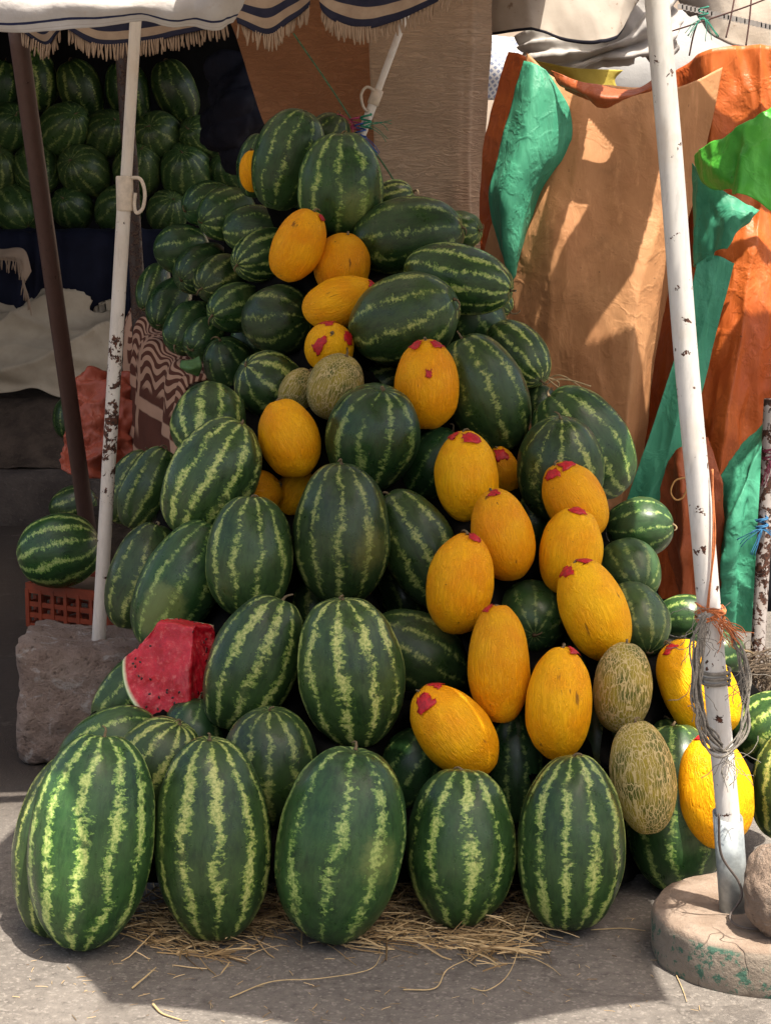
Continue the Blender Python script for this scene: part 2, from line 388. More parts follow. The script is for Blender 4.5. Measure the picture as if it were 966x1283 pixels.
('Y',629,671,39,59,103,8,-.1,[(18,10)],GY,'yellow melon with a curled stem and red cap, middle of the right cluster'),
('Y',577,731,42,65,82,8,-.1,[(20,40)],GY,'smooth bright yellow melon at the left side of the right cluster'),
('Y',625,832,39,75,91,6,-.12,[(20,-80)],GY,'longest yellow melon, standing upright without a visible red square'),
('Y',720,628,38,53,118,8,-.05,[(30,-30),(26,45)],GY,'yellow melon with two red patches in front of a round watermelon'),
('Y',715,691,40,56,82,8,-.05,[(14,0)],GY,'yellow melon with a thin red fringe round its stem, right part of the cluster'),
('Y',744,764,42,66,112,8,-.1,[(26,-50),(18,60)],GY,'brown streaked yellow melon with a red flap at its upper left'),
('Y',700,881,41,72,86,6,-.1,[(20,70)],GY,'tall wrinkled yellow melon above the right end of the front row'),
('Y',568,916,45,67,131,10,-.05,[(34,-10),(26,80)],GY,'slanted yellow melon with a red square, resting on the shortest front row watermelon'),
('Y',874,863,46,67,122,8,.0,[(20,-10)],GY,'yellow melon behind the grey rope coil, upper one of two by the right pole'),
('Y',895,990,48,71,98,8,-.02,[(14,-30)],GY,'sunlit yellow melon behind the right pole, right above the concrete base'),
('Y',316,214,16,26,90,8,.3,[],GY,'orange sliver of yellow melon at the upper left behind the tall dark watermelon'),
('N',780,862,37,58,85,8,-.05,None,GN,'netted greenish melon right of the tall wrinkled yellow melon'),
('N',805,974,41,71,98,8,-.1,None,GN,'longest netted melon, leaning on the right end of the front row'),
('N',420,485,35,43,70,10,-.05,None,GN,'netted green melon below the round yellow melon with three red squares'),
('N',374,490,24,30,60,10,.12,None,GN,'brown netted melon mostly hidden behind the greener netted one at upper left'),
]
def dims(a_px, b_px, t, z):
    s = z / F; tt = math.radians(t)
    q = b_px ** 2 - (a_px * math.sin(tt)) ** 2
    c = math.sqrt(max(q, 0)) / max(math.cos(tt), .25)
    c = min(max(c, a_px * 1.12), a_px * 1.95)
    return a_px * s, c * s
SPH = []
for k in range(170):
    zz = 1 - 2 * (k + .5) / 170; pr = math.sqrt(1 - zz * zz); a_ = k * 2.39996
    SPH.append((pr * math.cos(a_), pr * math.sin(a_), zz))
SPH = np.array(SPH)
placed = []
def setup(m, z):
    a, c = dims(m[3], m[4], m[6], z)
    R = np.array(frame(m[1], m[2], m[5], m[6])); p = np.array(at(m[1], m[2], z))
    return a, c, R, p
def lowest(a, c, R, p):
    r = R[2]; return p[2] - math.sqrt((a * r[0]) ** 2 + (a * r[1]) ** 2 + (c * r[2]) ** 2)
def overlap(A, B):
    a, c, R, p = A; a2, c2, R2, p2 = B
    pts = (SPH * [a2, a2, c2]) @ R2.T + p2
    q = (pts - p) @ R / [a, a, c]
    m1 = (q * q).sum(1).min()
    pts = (SPH * [a, a, c]) @ R.T + p
    q = (pts - p2) @ R2 / [a2, a2, c2]
    return min(m1, (q * q).sum(1).min())
def prior(m):
    o = m[7]
    if o == 'g': return 0
    if o > 4: return o
    return Dy(m[2]) + o
for m in sorted(ML, key=prior):
    o = m[7]
    if o == 'g':
        lo, hi = 3.0, 6.0
        for _ in range(40):
            z = (lo + hi) / 2
            if lowest(*setup(m, z)) > 0: lo = z
            else: hi = z
        z = lo
    else:
        z0 = z = prior(m)
        near = [q for q in placed if (q[0][1] - m[1]) ** 2 + (q[0][2] - m[2]) ** 2 < (q[0][4] + m[4]) ** 2]
        while z < z0 + .7:
            s = setup(m, z)
            if all(overlap(q[1], s) > .74 for q in near): break
            z += .02
        while lowest(*setup(m, z)) < -.004 and z > 4.0: z -= .02
    placed.append((m, setup(m, z), z))

def stem_mesh(c, L, seed, hook=True):
    rr = random.Random(seed); p = Vector((0, 0, c * .955)); d = Vector((rr.uniform(-.4, .4), rr.uniform(-.4, .4), 1)).normalized()
    pts, rs = [], []
    for k in range(9):
        pts.append(p.copy()); rs.append(.0042 * (1.7 if k == 0 else 1) * (1 - k / 12))
        p = p + d * L / 8
        d = (d + Vector((rr.uniform(-.5, .5), rr.uniform(-.5, .5), -.28 if hook else 0))).normalized()
    return tube(pts, rs, 6)
def patch_mesh(a, c, phi, az, sz, seed):
    rr = random.Random(seed); V, Fc = [], []; n = 6
    cj = [rr.uniform(.75, 1.25) for _ in range(8)]
    for j in range(n + 1):
        for i in range(n + 1):
            s, t = i / n - .5, j / n - .5
            w = sz * (cj[0] + t * (cj[1] - 1)); h = sz * (cj[2] + s * (cj[3] - 1)) * 1.1
            y = s * w + .2 * t * h * (cj[4] - 1); l = t * h + .15 * s * sz * (cj[5] - .5)
            e_ = .0055 if i in (0, n) or j in (0, n) else .0015; y += e_ * rr.uniform(-1, 1); l += e_ * rr.uniform(-1, 1)
            f = math.radians(phi) + l / (c * .85)
            th = math.radians(az) + y / max(a * math.sin(math.radians(phi)), .02)
            sf = max(math.sin(f), 0) ** .93
            k = 1.012 + .012 * rr.random()
            V.append(Vector((a * sf * math.cos(th) * k, a * sf * math.sin(th) * k, c * math.cos(f) * k)))
    W = n + 1
    for j in range(n):
        for i in range(n): Fc.append((j * W + i, (j + 1) * W + i, (j + 1) * W + i + 1, j * W + i + 1))
    return V, Fc
def build_melon(m, st, seed):
    kind = m[0]; a, c, R, p = st
    name = {'W': 'watermelon', 'Y': 'yellow_melon', 'N': 'netted_melon'}[kind]
    if kind == 'W': V, Fc = melon_mesh(a, c, seed, 9, .019, random.Random(seed).uniform(.88, .96), egg=random.Random(seed * 3).uniform(-.07, .07)); mt = WM[m[8]]
    elif kind == 'Y': V, Fc = melon_mesh(a, c, seed, 0, .020, .96, egg=.05); mt = YEL
    else: V, Fc = melon_mesh(a, c, seed, 10, .012, .95); mt = NET
    o = mesh_obj(name, V, Fc, mt)
    o.matrix_world = Matrix.Translation(Vector(p)) @ Matrix(R.tolist()).to_4x4()
    tag(o, m[10], {'W': 'watermelon', 'Y': 'melon', 'N': 'melon'}[kind], m[9])
    v, f = stem_mesh(c, rnd.uniform(.025, .05) if kind == 'W' else rnd.uniform(.018, .035), seed)
    mesh_obj('stem', v, f, STEM, o)
    if kind == 'Y':
        for k, q in enumerate(m[8]):
            sz = .040 if a > .06 else .030
            if len(q) == 3: v, f = patch_mesh(a, c, q[0], q[1], .016, seed + k)
            else: v, f = patch_mesh(a, c, q[0], q[1], sz * (1.0 if q[0] > 25 else .85), seed + k)
            po = mesh_obj('red_sticker', v, f, RED, o)
            s = po.modifiers.new('thick', 'SOLIDIFY'); s.thickness = .001
    return o
for k, (m, st, z) in enumerate(placed): build_melon(m, st, k + 1)

# ------------------------------------------------------------------ watermelons against the rear wall
BW = [ # x, y, a, b, ang, tilt, label
(43,100,29,41,78,5,'pale striped upright watermelon in the top row of the rear stack, behind the brown pole'),
(103,116,28,39,108,5,'upright leaning watermelon in the top row of the rear stack, between the two left poles'),
(163,118,27,40,95,5,'upright watermelon of the rear top row partly behind the left white pole'),
(220,117,29,43,104,5,'tallest upright watermelon at the right end of the rear top row'),
(-2,112,28,38,90,5,'upright watermelon of the rear top row cut by the left picture border'),
(10,163,31,33,80,60,'rear stack watermelon in the second row at the left picture border'),
(81,163,31,33,70,70,'rear stack watermelon in the second row with pale rays, right of the brown pole'),
(135,168,30,32,60,65,'rear stack watermelon in the second row just left of the white pole'),
(201,171,31,32,110,66,'rear stack watermelon in the second row with a clear starburst, right of the white pole'),
(254,173,28,30,150,60,'rear stack watermelon in the second row under the dark jacket'),
(-4,216,30,32,80,60,'rear stack watermelon in the third row at the left picture border'),
(47,214,31,32,-60,62,'rear stack watermelon in the third row behind the brown pole'),
(109,215,30,32,120,64,'rear stack watermelon in the third row between the brown and white poles'),
(172,213,31,33,60,60,'rear stack watermelon in the third row partly behind the white pole'),
(235,215,32,33,80,60,'rear stack watermelon in the third row, large one right of the white pole'),
(285,216,24,26,100,60,'rear stack watermelon at the right end of the third row beside the pyramid'),
(22,262,28,29,-70,62,'rear stack watermelon in the bottom row left of the brown pole'),
(91,263,28,29,110,65,'rear stack watermelon in the bottom row right of the brown pole'),
(150,262,29,30,70,60,'rear stack watermelon in the bottom row behind the white pole'),
(209,264,28,29,50,70,'rear stack watermelon in the bottom row at its right end above the navy cloth'),
]
for k, q in enumerate(BW):
    rj = random.Random(k + 40); f_ = rj.uniform(.93, 1.07); q = (q[0] + rj.uniform(-1.5, 1.5), q[1] + rj.uniform(-2, 1.5), q[2] * f_, q[3] * f_ * rj.uniform(1, 1.08), q[4] + rj.uniform(-25, 25), q[5] - (rj.uniform(0, 22) if q[5] > 20 else 0), q[6])
    z = 11.0 + (.10 if q[5] > 20 else .25)
    m = ('W', q[0], q[1], q[2], q[3], q[4], q[5], z, 'bold' if k == 0 else ('fine' if q[5] < 20 else 'end'), GB, q[6])
    build_melon(m, setup(m, z), 300 + k)

# ------------------------------------------------------------------ black filler added inside the heap to darken the gaps
def build_gap_filler():
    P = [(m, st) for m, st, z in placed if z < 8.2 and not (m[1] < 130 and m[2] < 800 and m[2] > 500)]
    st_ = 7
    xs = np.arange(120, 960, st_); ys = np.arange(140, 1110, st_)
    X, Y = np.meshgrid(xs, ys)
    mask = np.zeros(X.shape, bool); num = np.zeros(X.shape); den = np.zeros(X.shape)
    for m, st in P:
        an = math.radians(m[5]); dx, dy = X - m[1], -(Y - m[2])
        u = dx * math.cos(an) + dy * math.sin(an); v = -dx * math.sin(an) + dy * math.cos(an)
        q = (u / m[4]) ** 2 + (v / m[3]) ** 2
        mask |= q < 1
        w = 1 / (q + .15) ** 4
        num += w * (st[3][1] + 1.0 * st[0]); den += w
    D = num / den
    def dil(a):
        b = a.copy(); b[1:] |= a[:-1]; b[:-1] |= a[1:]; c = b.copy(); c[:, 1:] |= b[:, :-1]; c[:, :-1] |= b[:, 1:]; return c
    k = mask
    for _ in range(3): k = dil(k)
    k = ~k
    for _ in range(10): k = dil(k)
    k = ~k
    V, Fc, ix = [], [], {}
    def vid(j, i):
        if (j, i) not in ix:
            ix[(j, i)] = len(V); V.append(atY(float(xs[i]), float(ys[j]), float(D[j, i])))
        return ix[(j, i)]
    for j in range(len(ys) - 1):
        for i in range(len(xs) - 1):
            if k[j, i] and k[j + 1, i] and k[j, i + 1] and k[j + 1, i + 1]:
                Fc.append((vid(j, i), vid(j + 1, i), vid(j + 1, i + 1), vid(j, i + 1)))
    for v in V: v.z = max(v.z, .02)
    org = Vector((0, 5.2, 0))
    o = mesh_obj('gap_filler', rel(V, org), Fc, simple('gap_filler_black', (.006, .006, .006), 1., .4, 12., spec=.05))
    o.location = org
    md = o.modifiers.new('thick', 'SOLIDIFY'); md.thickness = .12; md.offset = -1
    tag(o, 'black filler added inside the heap so the gaps between melons read dark', 'gap filler')
build_gap_filler()

# ------------------------------------------------------------------ cut watermelon
def cut_melon():
    ctr = atY(219, 832, 4.78); s = 4.85 / F
    rad = 72 * s
    bm = bmesh.new(); bmesh.ops.create_icosphere(bm, subdivisions=5, radius=rad)
    for v in bm.verts: v.co.z *= 1.06
    def cut(no, off):
        n = Vector(no).normalized()
        r = bmesh.ops.bisect_plane(bm, geom=bm.verts[:] + bm.edges[:] + bm.faces[:], plane_co=n * off * rad, plane_no=n, clear_outer=True)
        ed = [e for e in r['geom_cut'] if isinstance(e, bmesh.types.BMEdge)]
        f = bmesh.ops.contextual_create(bm, geom=ed)['faces']
        for q in f: q.material_index = 1
    cut((-.38, -.88, .30), .12)
    cut((.80, -.56, .12), .40)
    cut((.12, .16, .97), .74)
    cut((-.72, .25, .66), .74)
    cut((.93, .30, .22), .86)
    # turn the cut faces into a fine grid so that the torn flesh can be rough
    cf = [f for f in bm.faces if f.material_index == 1]
    bmesh.ops.triangulate(bm, faces=cf)
    for _ in range(5):
        ed = list({e for f in bm.faces if f.material_index == 1 for e in f.edges if e.calc_length() > .008 and all(g.material_index == 1 for g in e.link_faces)})
        if not ed: break
        bmesh.ops.subdivide_edges(bm, edges=ed, cuts=1)
        bmesh.ops.triangulate(bm, faces=[f for f in bm.faces if len(f.verts) > 3])
    bm.normal_update()
    fl = bmesh.new(); 
    vs = {}
    red = [f for f in bm.faces if f.material_index == 1]
    rv = {v for f in red for v in f.verts}
    for v in rv:
        q = v.co / rad; q.z /= 1.06
        d = 1 - q.length
        k = min(max(d / .2, 0), 1)
        n = sum((f.normal for f in v.link_faces if f.material_index == 1), Vector()).normalized()
        v.co = v.co + n * k * (nz(v.co, 26., 3, 4) * .007 + nz(v.co, 8., 8, 2) * .018 + abs(nz(v.co, 60., 5, 3)) * .004)
    keep = {v for v in rv if (Vector((v.co.x, v.co.y, v.co.z / 1.06)) / rad).length < .93}
    for _ in range(7):
        nw = {}
        for v in keep:
            nb = [e.other_vert(v).co for e in v.link_edges if e.other_vert(v) in rv]
            if nb: nw[v] = v.co.lerp(sum(nb, Vector()) / len(nb), .6)
        for v, c_ in nw.items(): v.co = c_
    for v in keep: v.co += v.normal * (nz(v.co, 70., 5, 3) * .0022)
    bm.normal_update()
    V = {}; verts = []; faces = []
    for f in red:
        q = []
        for v in f.verts:
            if v not in V: V[v] = len(verts); verts.append(v.co.copy())
            q.append(V[v])
        faces.append(tuple(q))
    rf = [f for f in bm.faces if f.material_index == 0]
    V2 = {}; v2 = []; f2 = []
    for f in rf:
        q = []
        for v in f.verts:
            if v not in V2: V2[v] = len(v2); v2.append(v.co.copy())
            q.append(V2[v])
        f2.append(tuple(q))
    e = empty('cut_watermelon', ctr, 'cut open watermelon showing red flesh with dark seeds, beside the rough stone block', 'watermelon', None)
    rind = mesh_obj('rind', v2, f2, WM['fine'], e)
    md = rind.modifiers.new('thick', 'SOLIDIFY'); md.thickness = .003; md.offset = -1
    g = NT('watermelon_flesh'); v = g.obj(False)
    vs_ = g.n('VectorMath', {0: v, 1: (1 / rad, 1 / rad, 1 / (rad * 1.06))}, operation='MULTIPLY').outputs[0]
    d = g.n('VectorMath', {0: vs_}, operation='LENGTH').outputs[1]
    n = g.no(v, 60., 5., .7); n2 = g.no(v, 18., 3.)
    red_ = g.mix(g.mr(n2, .3, .7), (.38, .003, .012), (.54, .012, .026))
    red_ = g.mix(g.mr(n, .50, .70, 0, .55), red_, (.66, .17, .15))
    red_ = g.mix(g.mr(n, .44, .30, 0, .5), red_, (.24, .002, .01))
    dj = g.ma('ADD', d, g.ma('MULTIPLY', g.ma('SUBTRACT', n2, .5), .05))
    col = g.mix(g.mr(dj, .90, .95), red_, (.62, .45, .30))
    col = g.mix(g.mr(dj, .945, .965), col, (.62, .66, .40))
    col = g.mix(g.mr(d, .975, .99), col, (.10, .2, .05))
    m = g.out(col, .32, n, .5, .006, .5)
    flesh = mesh_obj('flesh', verts, faces, m, e)
    # seeds sit in pits along the core
    rr = random.Random(5); SV, SF = [], []
    cand = []
    for f in red:
        c = f.calc_center_median(); q = c / rad
        rr_ = Vector((q.x, q.y, q.z / 1.06)).length
        if .45 < rr_ < .86: cand.append((c, f.normal.copy()))
    rr.shuffle(cand); used = []
    for c, n_ in cand:
        if len(used) > 40: break
        cl = min([(c - u).length for u in used], default=1)
        if cl < .006: continue
        if nz(c, 30., 12, 2) < -.30: continue
        used.append(c)
        t = n_.orthogonal().normalized(); t.rotate(Matrix.Rotation(rr.random() * 6.28, 3, n_)); b = n_.cross(t)
        M3 = Matrix((t, b, n_)).transposed().to_4x4()
        if not SV:
            L, Wd, Hh = .0048, .0030, .0014
            for j in range(4):
                for i in range(8):
                    a_ = 2 * math.pi * i / 8; f_ = math.pi / 2 * j / 3
                    SV.append(Vector((L * math.cos(a_) * math.cos(f_), Wd * math.sin(a_) * math.cos(f_), Hh * math.sin(f_))))
            for j in range(3):
                for i in range(8): SF.append((j * 8 + i, j * 8 + (i + 1) % 8, (j + 1) * 8 + (i + 1) % 8, (j + 1) * 8 + i))
            sdo = mesh_obj('seed', SV, SF, simple('watermelon_seed', (.03, .010, .008), .3, .3), flesh)
            so_ = sdo
        else:
            so_ = sdo.copy(); C.objects.link(so_); so_.parent = flesh
        so_.matrix_local = Matrix.Translation(c + n_ * .0004) @ M3
    bm.free()
cut_melon()

# ------------------------------------------------------------------ ground, kerb and dirt bank
def mat_ground():
    g = NT('dusty_asphalt'); v = g.obj(False)
    n1 = g.no(v, 1.1, 5., .6); n2 = g.no(v, 34., 5., .7); n3 = g.no(v, 190., 3., .6)
    vo = g.n('TexVoronoi', {'Vector': v, 'Scale': 150.}).outputs
    col = g.mix(g.mr(n1, .3, .7), (.105, .094, .085), (.160, .144, .130))
    col = g.mix(g.mr(n2, .42, .72, 0, .5), col, (.20, .18, .16))
    col = g.mix(g.mr(n2, .46, .30, 0, .6), col, (.045, .04, .036))
    gr = g.mr(g.n('SeparateColor', {0: vo[1]}).outputs[0], .80, .96, 0, .5)
    col = g.mix(gr, col, (.26, .235, .21))
    col = g.mix(g.mr(n3, .60, .70, 0, .55), col, (.05, .045, .04))
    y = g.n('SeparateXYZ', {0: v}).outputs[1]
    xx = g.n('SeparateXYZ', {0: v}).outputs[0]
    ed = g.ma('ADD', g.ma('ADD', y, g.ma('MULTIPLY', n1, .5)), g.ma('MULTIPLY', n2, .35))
    col = g.mix(g.ma('MULTIPLY', g.mr(ed, 5.1, 6.0), g.mr(xx, .6, -.4)), col, g.mix(n2, (.028, .021, .017), (.055, .042, .034)))  # left rear: dark earth, with the shade there also put into the colour
    st = g.no(v, 2.6, 6., .7, .6)
    col = g.mix(g.mr(st, .55, .70, 0, .45), col, (.05, .043, .038))
    col = g.mix(g.mr(g.no(v, 6., 5., .7), .58, .75, 0, .35), col, (.22, .19, .16))
    ckd = g.n('VectorMath', {0: v, 1: g.n('VectorMath', {0: g.n('TexNoise', {'Vector': v, 'Scale': 3., 'Detail': 4.}).outputs[1], 'Scale': .35}, operation='SCALE').outputs[0]}, operation='ADD').outputs[0]
    ck = g.ma('MULTIPLY', g.mr(g.n('TexVoronoi', {'Vector': ckd, 'Scale': 1.1}, feature='DISTANCE_TO_EDGE').outputs[0], .008, .002), g.mr(g.no(v, 1.5, 2.), .45, .6))
    col = g.mix(g.ma('MULTIPLY', ck, .3), col, (.03, .026, .023))
    vv = g.mr(vo[0], 0, .6, 1, 0)
    return g.out(col, .9, g.ma('ADD', g.ma('ADD', g.ma('MULTIPLY', n3, .5), g.ma('MULTIPLY', n2, .8)), g.ma('MULTIPLY', vv, .25)), .6, .008, .25)
V = [(-60, -30, 0), (60, -30, 0), (60, 90, 0), (-60, 90, 0)]
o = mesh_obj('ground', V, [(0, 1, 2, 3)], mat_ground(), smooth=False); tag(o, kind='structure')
def mat_dirt(name, a, b, sc=8.):
    g = NT(name); v = g.obj(False)
    n = g.no(v, sc, 6., .65); n2 = g.no(v, sc * 9, 4., .7)
    col = g.mix(g.mr(n, .3, .7), a, b); col = g.mix(g.mr(n2, .55, .75, 0, .5), col, tuple(x * 1.8 for x in b))
    return g.out(col, .95, g.ma('ADD', n, g.ma('MULTIPLY', n2, .5)), .8, .03, .2)
DIRT = mat_dirt('trodden_dirt', (.045, .032, .024), (.10, .072, .054))
V, Fc = [], []
nx, ny = 90, 46
for j in range(ny + 1):
    for i in range(nx + 1):
        x = -6 + 7.2 * i / nx; y = 10.0 + 4 * j / ny
        h = .30 + .34 * min(max((y - 10.0) / .5, 0), 1) + .05 * nz((x, y, 0), 1.6) + .025 * nz((x, y, 4), 7.)
        V.append((x, y, h))
for j in range(ny):
    for i in range(nx):
        a = j * (nx + 1) + i; Fc.append((a, a + 1, a + nx + 2, a + nx + 1))
o = mesh_obj('dirt_bank', V, Fc, DIRT); tag(o, kind='structure')
V, Fc = [], []
n = 120
for i in range(n + 1):
    x = -6 + 7.2 * i / n; w = .012 * nz((x, 0, 0), 3.)
    for (yy, zz) in ((9.9 + w, -.02), (9.88 + w, .24), (9.92 + w, .285 + w), (10.12, .31 + w)):
        V.append((x, yy, zz))
for i in range(n):
    for k in range(3): Fc.append((i * 4 + k, i * 4 + k + 4, i * 4 + k + 5, i * 4 + k + 1))
o = mesh_obj('kerb', V, Fc, mat_dirt('worn_kerb_stone', (.05, .04, .035), (.085, .068, .058), 5.)); tag(o, kind='structure')

# ------------------------------------------------------------------ cloth materials
def mat_cloth(name, c1, c2, rough=.75, sc=6., weave=220., trans=0.0, stain=None, bs=.35, spec=.2, wr=0.0):
    g = NT(name); v = g.obj(False)
    n = g.no(v, sc, 5., .6); n2 = g.no(v, sc * 5, 5., .7); w = g.no(v, weave, 2.)
    col = g.mix(g.mr(n, .3, .7), c1, c2)
    if stain: col = g.mix(g.mr(n2, .60, .74, 0, .7), col, stain)
    h = g.ma('ADD', g.ma('MULTIPLY', w, .12), g.ma('MULTIPLY', n2, .5 + wr))
    return g.out(col, rough, h, bs, .012, spec, trans=trans)
WHITE = mat_cloth('white_canvas', (.42, .40, .38), (.54, .52, .50), trans=.25, stain=(.40, .34, .28))
CREAM = mat_cloth('weathered_cream_canvas', (.38, .32, .26), (.47, .41, .34), trans=.12, stain=(.24, .16, .10))
NAVY = mat_cloth('navy_cloth', (.005, .006, .016), (.009, .011, .026), .85)
BLACKT = mat_cloth('black_shade_net', (.006, .006, .008), (.012, .012, .014), .95)
def mat_crepe(name, a, b, kx, kz):
    g = NT(name); v = g.obj(False)
    n = g.no(v, 2.2, 4.); 
    w = g.no(g.sc(v, kx, kx, kz), 1.0, 4., .6, 1.1)
    rid = g.ma('ABSOLUTE', g.ma('SUBTRACT', w, .5))
    col = g.mix(g.mr(n, .3, .7), a, b)
    col = g.mix(g.mr(rid, .06, .0, 0, .28), col, tuple(x * .45 for x in a))
    col = g.mix(g.mr(g.no(v, 40., 4., .7), .68, .74, 0, .6), col, (.45, .36, .26))
    return g.out(col, .8, g.ma('ADD', g.mr(rid, 0, .16), g.ma('MULTIPLY', g.no(v, 200., 2.), .06)), .55, .014, .2, trans=.1)
def mat_tarp(name, a, b, gloss=.42, crease=.7, dirt=(.05, .03, .02), trans=.0, streak=True):
    g = NT(name); v, P, r = g.obj()
    n = g.no(P, 2.6, 5., .6)
    ra = g.ma('ABSOLUTE', g.ma('SUBTRACT', g.no(g.sc(P, 1, 1, .35), 4.2, 5., .55, .6), .5))
    rb = g.ma('ABSOLUTE', g.ma('SUBTRACT', g.no(g.n('VectorRotate', {'Vector': P, 'Axis': (0, 1, 0), 'Angle': .9}).outputs[0], 7., 4., .55, .4), .5))
    cl = g.ma('ADD', g.mr(ra, .10, .0), g.ma('MULTIPLY', g.mr(rb, .07, .0), .6))
    col = g.mix(g.mr(n, .32, .68), a, b)
    st = g.no(g.sc(P, 1, 1, .12), 26., 5., .7)
    if streak: col = g.mix(g.mr(st, .52, .74, 0, .40), col, tuple(min(x * 1.5 + .03, .9) for x in b))
    col = g.mix(g.mr(g.no(P, 48., 4., .7), .66, .73, 0, .75), col, dirt)
    col = g.mix(g.mr(g.no(P, 7., 5., .7), .52, .8, 0, .5), col, tuple(x * .5 for x in a))
    h = g.ma('ADD', g.ma('ADD', g.ma('MULTIPLY', cl, crease * .38), g.ma('MULTIPLY', g.no(g.sc(P, 1, 1, .45), 8., 5., .58, .8), .55)), g.ma('MULTIPLY', st, .16))
    return g.out(col, gloss, h, .38, .022, .30, trans=trans)
T_TAN = mat_tarp('tan_tarpaulin', (.40, .185, .080), (.50, .255, .115), .65, .5)
T_ORA = mat_tarp('orange_tarpaulin', (.37, .070, .012), (.47, .115, .022), .46, .9)
T_RUST = mat_tarp('rust_tarpaulin', (.25, .055, .018), (.34, .085, .025), .5, .9)
T_GRN = mat_tarp('sea_green_tarpaulin', (.035, .22, .13), (.07, .33, .20), .55, .8)
T_LIM = mat_tarp('bright_green_tarpaulin', (.04, .30, .03), (.10, .46, .05), .42, .6)

# ------------------------------------------------------------------ tarpaulin screen on the right
def wav(amp, fu, ph=0.0, cr=.03, cs=2.5, seed=0.0):
    def f(s, t, p):
        q = Vector((p.x * 1.6, p.y, p.z * .42 + .5 * p.x)); a = nz(q, cs, seed, 2)
        q2 = Vector((p.x * 1.3, p.y, p.z * .6 - .7 * p.x))
        q3 = Vector((p.x * 1.5, p.y, p.z * .8 + .6 * p.x))
        pl = 1 - 1.7 * abs(math.sin(3.1416 * fu * s + ph + .9 * t + .5 * a)) ** .8
        return amp * pl * (.25 + .6 * t) + cr * .42 * a + cr * .22 * (1 - abs(nz(q2, cs * 1.2, seed + 5, 2)) * 2.4) + cr * .08 * (1 - abs(nz(q3, cs * 2.6, seed + 9, 2)) * 2.4)
    return f
GT = 'sheets of the patchwork tarpaulin screen'
o = sheet('tarpaulin', [
  [(660,66,7.2),(700,100,7.15),(770,108,7.1),(850,108,7.1),(905,84,7.15)],
  [(645,190,7.2),(700,195,7.05),(760,200,7.0),(825,205,7.0),(880,205,7.1)],
  [(606,320,7.2),(680,330,7.0),(750,340,6.9),(805,345,6.9),(848,335,7.0)],
  [(604,450,7.2),(680,470,7.0),(745,480,6.85),(790,480,6.85),(822,470,6.95)],
  [(640,640,7.1),(700,640,6.95),(750,640,6.85),(780,640,6.85),(800,640,6.9)]], T_TAN, 90, 110, wav(.035, 2.2, .6, .042, 2.0, 3), .0015)
tag(o, 'broad tan tarpaulin sheet hanging behind the pyramid with sunlit patches', 'tarpaulin', GT)
o = sheet('tarpaulin', [
  [(848,92,7.3),(885,66,7.2),(930,58,7.2),(970,60,7.2),(1040,70,7.2)],
  [(850,220,7.25),(885,215,7.15),(930,215,7.1),(975,215,7.1),(1040,215,7.1)],
  [(815,390,7.2),(860,390,7.05),(915,385,6.95),(970,385,6.95),(1040,385,7.0)],
  [(795,560,7.2),(845,560,7.0),(890,545,6.85),(950,500,6.9),(1030,460,7.0)],
  [(800,620,7.15),(840,650,6.95),(880,650,6.85),(905,620,6.9),(960,560,7.0)],
  [(835,745,7.1),(848,748,6.95),(866,748,6.9),(880,740,6.95),(900,725,7.0)]], T_ORA, 110, 130, wav(.06, 3.1, .2, .10, 2.4, 9), .0015)
tag(o, 'glossy orange tarpaulin sheet hanging behind the right white pole', 'tarpaulin', GT)
o = sheet('tarpaulin', [
  [(872,330,6.86),(895,320,6.86),(920,330,6.88)],
  [(850,430,6.84),(872,430,6.84),(895,430,6.86)],
  [(815,540,6.8),(845,540,6.76),(872,530,6.8)],
  [(780,640,6.78),(815,650,6.72),(866,640,6.76)]], T_GRN, 50, 70, wav(.02, 1.5, .4, .04, 3., 21), .0015)
tag(o, 'dark green tarpaulin strip running down left of the right pole', 'tarpaulin', GT)
o = sheet('tarpaulin', [
  [(800,640,6.74),(830,585,6.72),(862,560,6.7),(885,548,6.74)],
  [(832,670,6.7),(850,640,6.62),(872,620,6.6),(895,610,6.66)],
  [(846,752,6.72),(858,755,6.66),(872,755,6.64),(890,748,6.68)]], T_RUST, 50, 60, wav(.05, 1.6, .4, .09, 3.4, 31), .0015)
tag(o, 'rust brown tarpaulin bunched up at the foot of the screen by the right pole', 'tarpaulin', GT)
o = sheet('tarpaulin', [
  [(878,196,6.9),(898,178,6.78),(935,156,6.7),(1000,118,6.7)],
  [(880,226,6.86),(902,214,6.68),(940,200,6.6),(1000,175,6.6)],
  [(896,238,6.8),(916,243,6.62),(945,250,6.56),(1000,285,6.56)]], T_LIM, 60, 50, wav(.03, 1.3, .4, .07, 4., 41), .0015)
tag(o, 'bright green tarpaulin flap folded over at the right picture border', 'tarpaulin', GT)
o = sheet('tarpaulin', [
  [(872,205,6.96),(888,226,6.9),(915,246,6.85),(952,262,6.84)],
  [(870,260,6.94),(890,262,6.86),(915,268,6.8),(940,275,6.82)],
  [(872,336,6.92),(884,325,6.84),(900,312,6.82),(922,292,6.84)]], T_GRN, 46, 46, wav(.03, 1.4, 2., .06, 4., 51), .0015)
tag(o, 'sea green tarpaulin pleat just below the bright green flap', 'tarpaulin', GT)
o = sheet('tarpaulin', [
  [(962,520,6.75),(985,500,6.7),(1020,490,6.7)],
  [(905,600,6.72),(940,585,6.62),(985,560,6.66)],
  [(898,680,6.72),(922,665,6.58),(948,640,6.62)],
  [(905,740,6.72),(920,745,6.62),(936,735,6.64)],
  [(910,792,6.72),(920,796,6.66),(932,786,6.68)]], T_GRN, 56, 80, wav(.05, 1.7, .4, .075, 3.6, 61), .0015)
tag(o, 'sea green tarpaulin tail hanging in folds right of the right pole', 'tarpaulin', GT)
